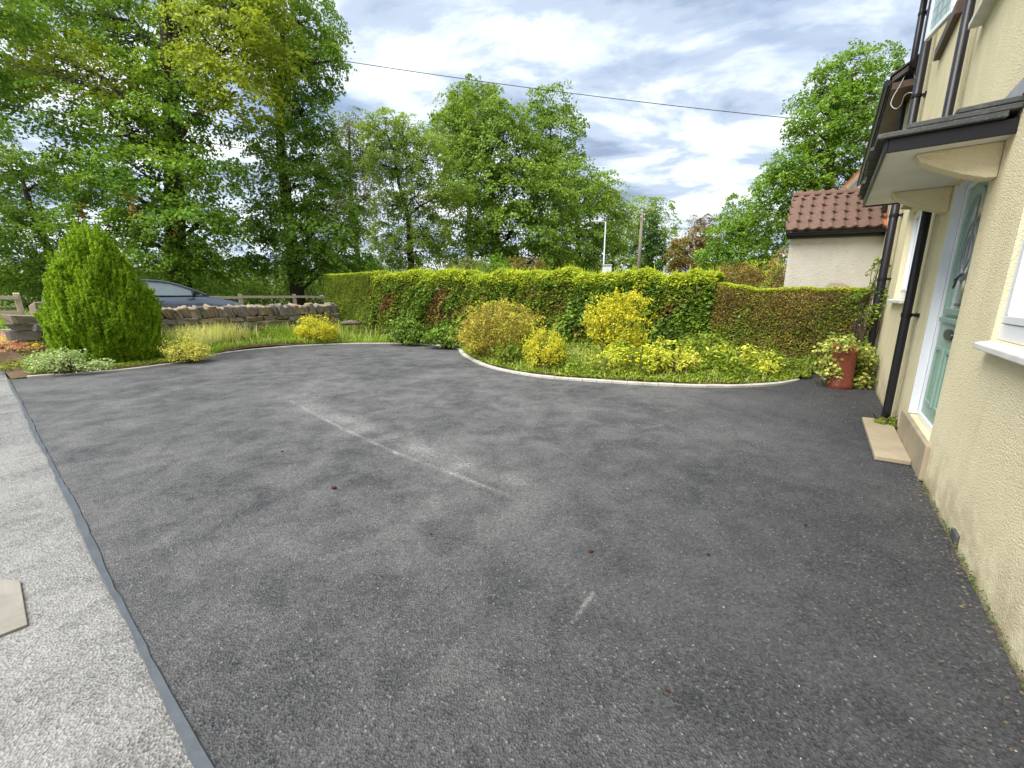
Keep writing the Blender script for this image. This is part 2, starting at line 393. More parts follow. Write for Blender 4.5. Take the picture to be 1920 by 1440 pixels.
leafmat('lf_ground', [(0.0, (0.05, 0.10, 0.015)), (0.5, (0.12, 0.19, 0.025)), (1.0, (0.27, 0.33, 0.05))], 0.35, scale=2.5, gain=1.6)
leafmat('lf_grass', [(0.0, (0.07, 0.14, 0.02)), (0.5, (0.13, 0.22, 0.03)), (1.0, (0.24, 0.31, 0.06))], 0.35, scale=1.6, mixn=0.6)
leafmat('lf_straw', [(0.0, (0.26, 0.25, 0.09)), (0.5, (0.44, 0.40, 0.18)), (1.0, (0.62, 0.56, 0.32))], 0.35, scale=1.6)
leafmat('lf_pink', [(0.0, (0.24, 0.10, 0.07)), (0.5, (0.42, 0.17, 0.14)), (1.0, (0.62, 0.34, 0.30))], 0.3, scale=5)
leafmat('lf_sedum', [(0.0, (0.22, 0.20, 0.02)), (0.5, (0.36, 0.33, 0.035)), (1.0, (0.42, 0.28, 0.09))], 0.3, scale=4, mixn=0.6)
leafmat('lf_peach', [(0.0, (0.33, 0.36, 0.09)), (0.5, (0.50, 0.40, 0.12)), (1.0, (0.62, 0.34, 0.12))], 0.35, scale=6)
leafmat('lf_red', [(0.0, (0.07, 0.045, 0.022)), (0.5, (0.14, 0.085, 0.04)), (1.0, (0.20, 0.16, 0.06))], 0.3, scale=4)
leafmat('fl_orange', [(0.0, (0.62, 0.30, 0.01)), (0.6, (0.72, 0.42, 0.01)), (1.0, (0.74, 0.55, 0.02))], 0.2, scale=8)
leafmat('fl_white', [(0.0, (0.60, 0.55, 0.45)), (1.0, (0.75, 0.72, 0.62))], 0.2, scale=8)
leafmat('lf_far', [(0.0, (0.05, 0.085, 0.03)), (0.5, (0.075, 0.115, 0.04)), (1.0, (0.11, 0.15, 0.05))], 0.3, scale=0.1)
leafmat('lf_seed', [(0.0, (0.22, 0.15, 0.07)), (0.5, (0.36, 0.24, 0.11)), (1.0, (0.46, 0.36, 0.17))], 0.3, scale=2)

# ------------------------------------------------------------------ object helpers
def base_of(o):
    while o.parent is not None: o = o.parent
    return Vector(o.location)
def thing(name, label, cat, base, group=None):
    o = bpy.data.objects.new(name, None)
    o.empty_display_size = 0.2
    col.objects.link(o)
    o.location = V3(base)
    o['label'] = label; o['category'] = cat
    if group: o['group'] = group
    return o
def tag(o, label, cat, group=None):
    o['label'] = label; o['category'] = cat
    if group: o['group'] = group
    return o
def mesh_obj(name, me, mat, parent=None, base=None, mats=None):
    o = bpy.data.objects.new(name, me)
    col.objects.link(o)
    if parent is not None:
        o.parent = parent
    elif base is not None:
        o.location = V3(base)
    for m in (mats or [mat]):
        me.materials.append(MATS[m] if isinstance(m, str) else m)
    return o

class MB:
    def __init__(s): s.v = []; s.f = []
    def add(s, verts, faces):
        k = len(s.v)
        s.v += [V3(x) for x in verts]
        s.f += [tuple(i + k for i in f) for f in faces]
        return s
    def hexa(s, p):
        """8 corners: bottom ring 0-3, top ring 4-7"""
        return s.add(p, [(0, 3, 2, 1), (4, 5, 6, 7), (0, 1, 5, 4), (1, 2, 6, 5), (2, 3, 7, 6), (3, 0, 4, 7)])
    def hbox(s, s0, s1, q0, q1, z0, z1):
        """box in the house frame"""
        return s.hexa([W(s0, q0, z0), W(s0, q1, z0), W(s1, q1, z0), W(s1, q0, z0), W(s0, q0, z1), W(s0, q1, z1), W(s1, q1, z1), W(s1, q0, z1)])
    def box(s, c, ax, ay, az):
        c, ax, ay, az = (np.array(x, float) for x in (c, ax, ay, az))
        P = []
        for k in (-1, 1):
            for i, j in ((-1, -1), (1, -1), (1, 1), (-1, 1)):
                P.append(c + i * ax + j * ay + k * az)
        return s.hexa(P)
    def tube(s, pts, rad, n=8, cap=True):
        pts = [np.array(p, float) for p in pts]
        if isinstance(rad, (int, float)): rad = [rad] * len(pts)
        k0 = len(s.v); ref = None
        for i, p in enumerate(pts):
            d = pts[min(i + 1, len(pts) - 1)] - pts[max(i - 1, 0)]
            d = d / (np.linalg.norm(d) + 1e-9)
            if ref is None:
                ref = np.cross(d, [0.3, 0.5, 0.8] if abs(d[2]) > 0.9 else [0, 0, 1.0])
            x = ref - d * (ref @ d); x /= np.linalg.norm(x) + 1e-9; ref = x
            y = np.cross(d, x)
            for j in range(n):
                a = 2 * math.pi * j / n
                s.v.append(V3(p + rad[i] * (math.cos(a) * x + math.sin(a) * y)))
        for i in range(len(pts) - 1):
            for j in range(n):
                a = k0 + i * n + j; b = k0 + i * n + (j + 1) % n
                s.f.append((a, b, b + n, a + n))
        if cap:
            s.f.append(tuple(k0 + j for j in reversed(range(n))))
            e = k0 + (len(pts) - 1) * n
            s.f.append(tuple(e + j for j in range(n)))
        return s
    def lathe(s, c, prof, n=28):
        k0 = len(s.v)
        for r, z in prof:
            for j in range(n):
                a = 2 * math.pi * j / n
                s.v.append((c[0] + r * math.cos(a), c[1] + r * math.sin(a), c[2] + z))
        for i in range(len(prof) - 1):
            for j in range(n):
                a = k0 + i * n + j; b = k0 + i * n + (j + 1) % n
                s.f.append((a, b, b + n, a + n))
        return s
    def prism(s, poly, vec):
        m = len(poly)
        P = [np.array(p, float) for p in poly]; vec = np.array(vec, float)
        s.add(P + [p + vec for p in P],
              [tuple(reversed(range(m))), tuple(range(m, 2 * m))] + [(i, (i + 1) % m, (i + 1) % m + m, i + m) for i in range(m)])
        return s
    def build(s, name, mat, parent=None, base=None, bevel=0.0, smooth=False, seg=2):
        b = base_of(parent) if parent is not None else (Vector(V3(base)) if base is not None else Vector((0, 0, 0)))
        me = bpy.data.meshes.new(name)
        me.from_pydata([(x[0] - b.x, x[1] - b.y, x[2] - b.z) for x in s.v], [], s.f)
        if bevel:
            bm = bmesh.new(); bm.from_mesh(me)
            bmesh.ops.remove_doubles(bm, verts=bm.verts, dist=1e-5)
            bmesh.ops.recalc_face_normals(bm, faces=bm.faces)
            es = [e for e in bm.edges if len(e.link_faces) == 2 and e.calc_face_angle(0) > 0.5]
            bmesh.ops.bevel(bm, geom=es, offset=bevel, segments=seg, affect='EDGES', profile=0.6)
            bm.to_mesh(me); bm.free()
        if smooth:
            me.polygons.foreach_set('use_smooth', [True] * len(me.polygons))
        me.update()
        return mesh_obj(name, me, mat, parent, base)

def struct(o):
    o['kind'] = 'structure'
    return o

def quads_mesh(name, V, nper):
    """V: (N, nper, 3) separate faces"""
    N = V.shape[0]
    me = bpy.data.meshes.new(name)
    me.vertices.add(N * nper)
    me.vertices.foreach_set('co', V.reshape(-1).astype(np.float32))
    me.loops.add(N * nper)
    me.loops.foreach_set('vertex_index', np.arange(N * nper, dtype=np.int32))
    me.polygons.add(N)
    me.polygons.foreach_set('loop_start', np.arange(0, N * nper, nper, dtype=np.int32))
    me.update(calc_edges=True)
    return me
def unit(a):
    return a / (np.linalg.norm(a, axis=-1, keepdims=True) + 1e-9)
def leaf_verts(C, Nn, L, Wd, rng, tdir=None, fold=0.18):
    """kite-shaped leaves at C with normals Nn"""
    n = len(C)
    Nn = unit(Nn)
    t = rng.normal(size=(n, 3)) if tdir is None else tdir + rng.normal(size=(n, 3)) * 0.35
    t = unit(t - Nn * np.sum(t * Nn, 1, keepdims=True))
    b = np.cross(Nn, t)
    L = np.broadcast_to(np.asarray(L, float), (n,))[:, None]; Wd = np.broadcast_to(np.asarray(Wd, float), (n,))[:, None]
    V = np.empty((n, 4, 3))
    V[:, 0] = C - t * L * 0.5
    V[:, 1] = C + b * Wd * 0.5 - t * L * 0.08 + Nn * Wd * fold
    V[:, 2] = C + t * L * 0.5 - Nn * L * 0.08
    V[:, 3] = C - b * Wd * 0.5 - t * L * 0.08 + Nn * Wd * fold
    return V
def foliage(name, V, mat, parent=None, base=None):
    b = base_of(parent) if parent is not None else Vector(V3(base))
    V = V - np.array([b.x, b.y, b.z])
    return mesh_obj(name, quads_mesh(name, V, V.shape[1]), mat, parent, base)
def blades(P, H, Wd, rng, lean=0.35, dirv=None):
    """grass blades: bent ribbons of two quads each, as (N,4,3) faces"""
    n = len(P)
    a = rng.uniform(0, 2 * np.pi, n)
    side = np.stack([np.cos(a), np.sin(a), np.zeros(n)], 1)
    ln = np.stack([-np.sin(a), np.cos(a), np.zeros(n)], 1) * (rng.normal(size=(n, 1)) * lean)
    if dirv is not None: ln = ln + dirv
    H = np.broadcast_to(np.asarray(H, float), (n,))[:, None]; Wd = np.broadcast_to(np.asarray(Wd, float), (n,))[:, None]
    up = np.array([0, 0, 1.0])
    m = P + H * 0.55 * (up + ln * 0.5); tp = P + H * (up * 0.98 + ln * 1.3)
    V = np.empty((n, 2, 4, 3))
    V[:, 0, 0] = P - side * Wd * 0.5; V[:, 0, 1] = P + side * Wd * 0.5
    V[:, 0, 2] = m + side * Wd * 0.4; V[:, 0, 3] = m - side * Wd * 0.4
    V[:, 1, 0] = m - side * Wd * 0.4; V[:, 1, 1] = m + side * Wd * 0.4
    V[:, 1, 2] = tp + side * Wd * 0.06; V[:, 1, 3] = tp - side * Wd * 0.06
    return V.reshape(-1, 4, 3)

UP = np.array([0, 0, 1.0])
def lobes_sprays(lobes, spray_r, dens, rng, inner=0.5):
    C, O, K = [], [], []
    for i, (c, r) in enumerate(lobes):
        c = np.array(c, float); r = np.array(r, float)
        area = 4 * math.pi * ((r[0] * r[1]) ** 1.6 / 3 + (r[0] * r[2]) ** 1.6 / 3 + (r[1] * r[2]) ** 1.6 / 3) ** (1 / 1.6)
        n = max(6, int(dens * area / (spray_r ** 2)))
        d = unit(rng.normal(size=(n, 3)))
        wob = 1 + 0.16 * np.sin(d[:, 0] * 7 + i) * np.cos(d[:, 1] * 6 + 2 * i) + 0.12 * np.sin(d[:, 2] * 9 + 3 * i)
        k = (inner + (1 - inner) * np.sqrt(rng.random(n))) * wob
        p = c + d * r * k[:, None]
        keep = np.ones(n, bool)
        for j, (c2, r2) in enumerate(lobes):
            if j != i:
                keep &= np.linalg.norm((p - np.array(c2)) / np.array(r2), axis=1) > 0.55
        C.append(p[keep]); O.append(d[keep]); K.append(np.full(keep.sum(), i))
    return np.concatenate(C), np.concatenate(O), np.concatenate(K)
def spray_leaves(C, O, m, sr, L, rng, flat=0.28, droop=0.35, asp=0.72, upw=0.75, tw=0.5):
    n = len(C)
    N = unit(UP * upw + O * 0.55 + rng.normal(size=(n, 3)) * 0.3)
    e1 = unit(np.cross(N, rng.normal(size=(n, 3)))); e2 = np.cross(N, e1)
    R_ = sr * rng.uniform(0.55, 1.3, n)
    a = rng.uniform(0, 2 * np.pi, (n, m)); rr = np.sqrt(rng.random((n, m)))
    x = (np.cos(a) * rr * R_[:, None])[..., None]; y = (np.sin(a) * rr * R_[:, None])[..., None]
    P = C[:, None] + e1[:, None] * x + e2[:, None] * y + N[:, None] * (rng.normal(size=(n, m, 1)) * flat * R_[:, None, None] * 0.5)
    P[..., 2] -= droop * (rr ** 2) * R_[:, None]
    LN = N[:, None] + rng.normal(size=(n, m, 3)) * tw
    P = P.reshape(-1, 3); LN = LN.reshape(-1, 3)
    s = L * rng.uniform(0.6, 1.25, len(P))
    return leaf_verts(P, LN, s, s * asp, rng)
def px_lobe(u, v, Y, ru, rv, ry=None):
    c = at(u, v, Y); k = Y / F
    return (c, (ru * k, (ry if ry is not None else ru * k), rv * k))

TD, TM, TL = 1.25, 4.2, 0.84            # how thick the crowns are
def tree(name, label, trunk, lobes, mat, bark, seed, leaf=0.12, spray=0.5, m=12, dens=0.8, inner=0.5, group='trees beyond the lane', droop=0.35, extra=None, limb_r=0.09, twigs=0.35, upw=0.75, pale=()):
    rng = np.random.default_rng(seed)
    base = trunk[0][0]
    root = thing(name, label, 'tree', base, group)
    MB().tube([p for p, r in trunk], [r for p, r in trunk], 12).build('trunk', bark, root, smooth=True)
    C, O, K = lobes_sprays(lobes, spray, dens * TD, rng, inner)
    m = int(m * TM); leaf = leaf * TL
    tp = np.array([p for p, r in trunk], float)
    seg = [tp[i] + (tp[i + 1] - tp[i]) * t for i in range(len(tp) - 1) for t in np.linspace(0, 1, 6)]
    seg = np.array(seg)
    for i, (c, r) in enumerate(lobes):
        c = np.array(c)
        cand = seg[(seg[:, 2] < c[2] - 0.1 * r[2]) | (np.arange(len(seg)) < 2)]
        st = cand[np.argmin(np.linalg.norm(cand - (c - UP * 0.4 * np.linalg.norm(c[:2] - cand[-1][:2])), axis=1))]
        mid = (st + c) / 2 + UP * 0.08 * np.linalg.norm(c - st) + rng.normal(size=3) * 0.06 * np.linalg.norm(c - st)
        mb = MB()
        rr = limb_r * (0.7 + 0.6 * rng.random())
        mb.tube([st, (st + mid) / 2 + rng.normal(size=3) * 0.05, mid, (mid + c) / 2 + rng.normal(size=3) * 0.1, c], [rr, rr * 0.8, rr * 0.62, rr * 0.45, rr * 0.3], 7)
        idx = np.where(K == i)[0]
        rng.shuffle(idx)
        for j in idx[:int(len(idx) * twigs / TD)]:
            t0 = mid + (c - mid) * rng.random()
            e = C[j]; mm = (t0 + e) / 2 + rng.normal(size=3) * 0.08 * np.linalg.norm(e - t0)
            mb.tube([t0, mm, e], [rr * 0.24, rr * 0.15, rr * 0.05], 3, False)
        mb.build('limb', bark, root, smooth=True)
    ps = np.isin(K, pale)  # pale lobes get sunlight painted into their leaf colour
    foliage('crown', spray_leaves(C[~ps], O[~ps], m, spray * 0.82, leaf, rng, droop=droop, upw=upw), mat, root)
    if ps.any():
        foliage('suntint_crown', spray_leaves(C[ps], O[ps], m, spray * 0.82, leaf, rng, droop=droop, upw=upw), 'lf_lime_suntint', root)
    if extra:
        for nm, mt, pts, sp, mm, lf in extra:
            for pt in pts:
                P = np.tile(pt, (mm, 1)) + rng.normal(size=(mm, 3)) * sp
                foliage(nm, leaf_verts(P, rng.normal(size=P.shape), lf, lf * 0.6, rng), mt, root)['kind'] = 'stuff'
    return root

def shrub(name, label, base, lobes, mat, seed, leaf=0.05, spray=0.14, m=10, dens=0.9, inner=0.45, cat='shrub', asp=0.6, group=None, stems=9, droop=0.2, parts=None, tw=0.6, upw=0.6, stem_mat='twig', shoots=0):
    rng = np.random.default_rng(seed)
    root = thing(name, label, cat, base, group)
    C, O, K = lobes_sprays(lobes, spray, dens, rng, inner)
    keep = C[:, 2] > base[2] + 0.02
    C, O = C[keep], O[keep]
    mb = MB()
    for j in rng.choice(len(C), min(len(C), stems * 5), replace=False):
        b0 = np.array(base) + np.array([rng.normal() * 0.06, rng.normal() * 0.06, -0.03])
        e = C[j]
        mid = b0 + (e - b0) * 0.5 + rng.normal(size=3) * 0.05 + UP * 0.05
        mb.tube([b0, mid, e], [0.011, 0.007, 0.003], 4, False)
    mb.build('stems', stem_mat, root, smooth=True)
    V = spray_leaves(C, O, m, spray, leaf, rng, droop=droop, asp=asp, upw=upw, tw=tw)
    V = V[V[:, :, 2].min(1) > base[2] - 0.01]
    if shoots:                              # long new shoots that break the outline
        j = rng.choice(len(C), shoots); k = 9
        d = unit(O[j] * 0.6 + UP * 0.8 + rng.normal(size=(shoots, 3)) * 0.25); ln = rng.uniform(0.10, 0.28, shoots)
        f = np.linspace(0, 1, k)[None, :, None]
        P = C[j][:, None] + d[:, None] * f * ln[:, None, None] + rng.normal(size=(shoots, k, 3)) * 0.012
        P = P.reshape(-1, 3); sz = leaf * rng.uniform(0.7, 1.2, len(P))
        V2 = leaf_verts(P, rng.normal(size=P.shape) + UP * 0.6, sz, sz * asp, rng)
        V = np.concatenate([V, V2[V2[:, :, 2].min(1) > base[2] + 0.02]])
    foliage('foliage', V, mat, root)
    if parts:
        for nm, mt, frac, mm, lf, spr in parts:
            sel = rng.random(len(C)) < frac
            V = spray_leaves(C[sel] + O[sel] * 0.03, O[sel], mm, spr, lf, rng, asp=asp, upw=upw, tw=tw)
            V = V[V[:, :, 2].min(1) > base[2] - 0.01]
            foliage(nm, V, mt, root)
    return root

# ================================================================== GROUND
def grid_struct(name, mat, s_list, q_list, zf):
    me = bpy.data.meshes.new(name)
    S, Q = np.meshgrid(s_list, q_list, indexing='ij')
    vs = [W(a, b, zf(a, b)) for a, b in zip(S.ravel(), Q.ravel())]
    nq = len(q_list)
    fs = [(i * nq + j, i * nq + j + 1, (i + 1) * nq + j + 1, (i + 1) * nq + j) for i in range(len(s_list) - 1) for j in range(nq - 1)]
    me.from_pydata(vs, [], [f[::-1] for f in fs])
    return struct(mesh_obj(name, me, mat))
g_s = sorted(set(list(np.linspace(-400, -20, 6)) + list(np.linspace(-20, 30, 26)) + list(np.linspace(30, 900, 8))))
g_q = sorted(set(list(np.linspace(-400, -20, 5)) + list(np.linspace(-20, 9, 12)) + [9.0, 10.9, 12.0, 13.5, 15.4, 16.2, 18.5, 24, 30, 50, 80, 200, 900]))
grid_struct('ground', 'grass_ground', g_s, g_q, lambda s, q: float(terrain(s, q)) - 0.05)

SEAM = 0.18
# kerb line of the new drive, in (s, q)
kerb_px_a = [(20, 712), (110, 704), (210, 697), (275, 690), (330, 682), (385, 671), (430, 662), (480, 656), (540, 651), (590, 648), (640, 646), (690, 645), (740, 645), (795, 647), (835, 650), (851, 653), (860, 656)]
kerb_px_b = [(860, 656), (862, 661), (868, 667), (878, 673), (900, 684), (928, 693), (960, 700), (1000, 706.5), (1040, 711), (1085, 714.5), (1130, 717.5), (1185, 721), (1240, 724), (1300, 726.3), (1360, 727), (1410, 726), (1450, 723.5), (1480, 719), (1500, 714)]
def catmull(P, step):
    P = [np.array(p, float) for p in P]
    P = [2 * P[0] - P[1]] + P + [2 * P[-1] - P[-2]]
    out = []
    for i in range(1, len(P) - 2):
        n = max(2, int(np.linalg.norm(P[i + 1] - P[i]) / step))
        for t in np.linspace(0, 1, n, endpoint=False):
            a, b, c, d = P[i - 1], P[i], P[i + 1], P[i + 2]
            out.append(0.5 * ((2 * b) + (c - a) * t + (2 * a - 5 * b + 4 * c - d) * t * t + (-a + 3 * b - 3 * c + d) * t ** 3))
    out.append(P[-2])
    return out
KA = catmull([gnd(*p)[:2] for p in kerb_px_a], 0.08)
KB = catmull([gnd(*p)[:2] for p in kerb_px_b], 0.08)
# the new tarmac sheet
poly = [W(SEAM, -0.70, 0)[:2], *[tuple(p) for p in KA], *[tuple(p) for p in KB[1:]], W(8.9, 0.12, 0)[:2], W(8.9, -0.70, 0)[:2]]
bm = bmesh.new()
vs = [bm.verts.new((p[0], p[1], 0.0)) for p in poly]
fc = bm.faces.new(vs)
bmesh.ops.triangulate(bm, faces=[fc])
bmesh.ops.recalc_face_normals(bm, faces=bm.faces)
if sum(f.normal.z for f in bm.faces) < 0: bmesh.ops.reverse_faces(bm, faces=bm.faces)
me = bpy.data.meshes.new('driveway'); bm.to_mesh(me); bm.free()
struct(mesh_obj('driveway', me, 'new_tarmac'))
# the older lane surface left of the seam, rising to the road
grid_struct('old_driveway', 'old_tarmac', list(np.linspace(-9, SEAM - 0.004, 12)), [-0.7, 2, 4, 6, 8, 9.5, 10.9, 11.4, 12.0, 12.6], lambda s, q: float(terrain(s, q)) - 0.008 * (q < 11))
grid_struct('road', 'road_tarmac', list(np.linspace(-60, 120, 61)), [12.55, 13.5, 14.5, 15.3], lambda s, q: float(terrain(s, q)) + 0.012)
# pale kerb on the far side of the road
mb = MB(); mb.hbox(-40, 60, 15.3, 15.45, 0.35, 0.53)
struct(mb.build('road_kerb', 'concrete_kerb', bevel=0.01))
# seam of sealant, slightly ragged
rng = np.random.default_rng(5)
ss = np.linspace(-0.70, 10.2, 110); vv = []; ff = []
for i, q in enumerate(ss):
    w0 = 0.0155 + 0.003 * math.sin(q * 2.3) + rng.normal() * 0.002; cs = SEAM + 0.004 * math.sin(q * 1.7 + 1) + 0.002 * math.sin(q * 4.1) + rng.normal() * 0.0015
    for k, (o, z) in enumerate(((-w0, 0.002), (-w0 * 0.8, 0.008), (w0 * 0.8, 0.008 + rng.normal() * 0.0008), (w0, 0.003))):
        vv.append(W(cs + o, q, z))
    if i: ff += [((i - 1) * 4 + k, (i - 1) * 4 + k + 1, i * 4 + k + 1, i * 4 + k) for k in range(3)]
me = bpy.data.meshes.new('seam_strip'); me.from_pydata(vv, [], ff); me.update()
struct(mesh_obj('seam_strip', me, 'bitumen_seal'))

# kerb blocks
def kerb(name, K, blk, w, z0, z1):
    root = bpy.data.objects.new(name, None); col.objects.link(root); root['kind'] = 'structure'
    K = np.array(K); L = np.concatenate([[0], np.cumsum(np.linalg.norm(np.diff(K, axis=0), axis=1))])
    T = unit(np.gradient(K, axis=0)); Nn = np.stack([-T[:, 1], T[:, 0]], 1)
    n = int(L[-1] / blk); cuts = np.linspace(0, L[-1], n + 1)
    rg = np.random.default_rng(3)
    for i in range(n):
        a, b = cuts[i] + 0.003, cuts[i + 1] - 0.003
        sm = np.linspace(a, b, 4)
        P = np.stack([np.interp(sm, L, K[:, 0]), np.interp(sm, L, K[:, 1])], 1)
        M = unit(np.stack([np.interp(sm, L, Nn[:, 0]), np.interp(sm, L, Nn[:, 1])], 1))
        ww = w
        mb = MB(); dz = rg.normal() * 0.002
        vs = []
        for p, m_ in zip(P, M):
            for o, z in ((0.0, z0), (0.0, z1 - 0.006 + dz), (0.006, z1 + dz), (ww - 0.006, z1 + dz), (ww, z1 - 0.006 + dz), (ww, z0)):
                vs.append((*(p + m_ * o), z))
        fs = []
        for k in range(3):
            for j in range(5):
                fs.append((k * 6 + j, (k + 1) * 6 + j, (k + 1) * 6 + j + 1, k * 6 + j + 1))
        fs += [tuple(range(6)), tuple(reversed(range(18, 24)))]
        mb.add(vs, fs); mb.build('kerb_block', 'concrete_kerb', root)
kerb('drive_kerb', KA[2:], 0.30, 0.075, -0.03, 0.028)
kerb('bed_kerb', KB, 0.22, 0.085, -0.03, 0.035)

# planting beds: ruled between kerb and hedge or wall
HP = [(6.75, 12.3), (6.95, 11.2), (7.5, 8.7), (7.95, 6.0), (8.25, 3.5), (8.45, 1.6), (8.62, -0.6)]   # foot of the hedge, (s, q)
def hedge_s(q): return float(np.interp(-q, [-p[1] for p in HP], [p[0] for p in HP]))
def bed(name, K, back, nb=14, mound=0.06):
    K = np.array(K)[::2]; n = len(K)
    B = np.array(back); LB = np.concatenate([[0], np.cumsum(np.linalg.norm(np.diff(B, axis=0), axis=1))])
    tb = np.linspace(0, LB[-1], n)
    Bp = np.stack([np.interp(tb, LB, B[:, 0]), np.interp(tb, LB, B[:, 1])], 1)
    rg = np.random.default_rng(8); vs = []
    for i in range(n):
        for j in range(nb + 1):
            t = j / nb; p = K[i] * (1 - t) + Bp[i] * t
            z = tz(p[0], p[1]) + 0.012 + mound * math.sin(min(t * 2.2, 1) * math.pi / 2) + (rg.normal() * 0.008 if 0 < j < nb else 0)
            vs.append((p[0], p[1], z))
    fs = [(i * (nb + 1) + j, i * (nb + 1) + j + 1, (i + 1) * (nb + 1) + j + 1, (i + 1) * (nb + 1) + j) for i in range(n - 1) for j in range(nb)]
    me = bpy.data.meshes.new(name); me.from_pydata(vs, [], fs); me.update()
    return struct(mesh_obj(name, me, 'soil'))
def kofs(K, o):
    K = np.array(K); T = unit(np.gradient(K, axis=0)); return K + np.stack([-T[:, 1], T[:, 0]], 1) * o
bed('flower_bed', kofs(KA, 0.07), [W(0.1, 11.9, 0)[:2], W(3, 12.1, 0)[:2], W(6.6, 12.2, 0)[:2], W(7.9, 9.5, 0)[:2], W(8.2, 7.5, 0)[:2]])
bed('flower_bed', kofs(KB, 0.08), [W(8.0, 8.0, 0)[:2], W(8.5, 6.0, 0)[:2], W(8.75, 3.5, 0)[:2], W(8.95, 1.6, 0)[:2], W(9.1, 0.0, 0)[:2]])

# ================================================================== HOUSE
QW = -0.72
def wall_holes(mb, s0, s1, z0, z1, q, holes, depth):
    """front sheet with openings and their reveals"""
    S = sorted({s0, s1, *[h[0] for h in holes], *[h[1] for h in holes]}); Z = sorted({z0, z1, *[h[2] for h in holes], *[h[3] for h in holes]})
    for i in range(len(S) - 1):
        for j in range(len(Z) - 1):
            cs, cz = (S[i] + S[i + 1]) / 2, (Z[j] + Z[j + 1]) / 2
            if any(h[0] < cs < h[1] and h[2] < cz < h[3] for h in holes): continue
            mb.add([W(S[i], q, Z[j]), W(S[i + 1], q, Z[j]), W(S[i + 1], q, Z[j + 1]), W(S[i], q, Z[j + 1])], [(0, 1, 2, 3)])
    for a, b, c, d in holes:
        r = [W(a, q, c), W(b, q, c), W(b, q, d), W(a, q, d)]; k = [W(a, q - depth, c), W(b, q - depth, c), W(b, q - depth, d), W(a, q - depth, d)]
        mb.add(r + k, [(0, 4, 5, 1), (1, 5, 6, 2), (2, 6, 7, 3), (3, 7, 4, 0)])
H0, H1, HZ = -6.0, 10.5, 6.6
DOOR = (4.03, 4.94, 0.27, 2.165)
WN = (1.75, 3.25, 1.075, 2.25)            # near ground-floor window
WU = (4.10, 5.28, 3.50, 4.70)             # near first-floor window
WF = (6.50, 7.60, 1.27, 2.36)             # far ground-floor window
WL = (6.65, 7.65, 4.24, 5.30)             # far first-floor window
house = thing('rendered_house', 'cream roughcast house with black drainpipes filling the right side', 'house', W(4.5, -3.5, 0))
mb = MB(); wall_holes(mb, H0, H1, -0.05, HZ, QW, [DOOR, WN, WU, WF, WL], 0.22)
mb.build('front_wall', 'cream_render', house)
mb = MB()
mb.hbox(H0, H0 + 0.25, -7.0, QW - 0.003, -0.05, HZ); mb.build('side_wall', 'cream_render', house)
mb = MB(); mb.hbox(H1 - 0.25, H1 - 0.002, -7.0, QW - 0.003, -0.05, HZ); mb.build('side_wall', 'cream_render', house)
mb = MB(); mb.hbox(H0, H1, -7.25, -7.0, -0.05, HZ); mb.build('back_wall', 'cream_render', house)
mb = MB(); mb.prism([W(H0 - 0.1, -0.42, HZ - 0.05), W(H0 - 0.1, -3.9, HZ + 2.6), W(H0 - 0.1, -7.5, HZ - 0.05)], np.array(W(H1 - H0 + 0.2, 0, 0))); mb.build('roof', 'dark_tile', house)
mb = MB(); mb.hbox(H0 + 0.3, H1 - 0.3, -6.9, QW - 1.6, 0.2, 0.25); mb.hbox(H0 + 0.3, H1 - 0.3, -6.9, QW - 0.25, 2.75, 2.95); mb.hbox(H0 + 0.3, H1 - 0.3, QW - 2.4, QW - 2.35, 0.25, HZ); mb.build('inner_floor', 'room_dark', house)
# a slightly raised quoin line down the wall beyond the door (old joint in the render)
mb = MB(); mb.hbox(5.62, 5.74, QW - 0.02, QW + 0.018, 0.0, HZ - 0.1); mb.build('render_rib', 'cream_render', house, bevel=0.012)
mb = MB(); mb.hbox(8.62, 8.80, QW - 0.02, QW + 0.02, 0.0, HZ - 0.1); mb.build('render_rib', 'cream_render', house, bevel=0.012)

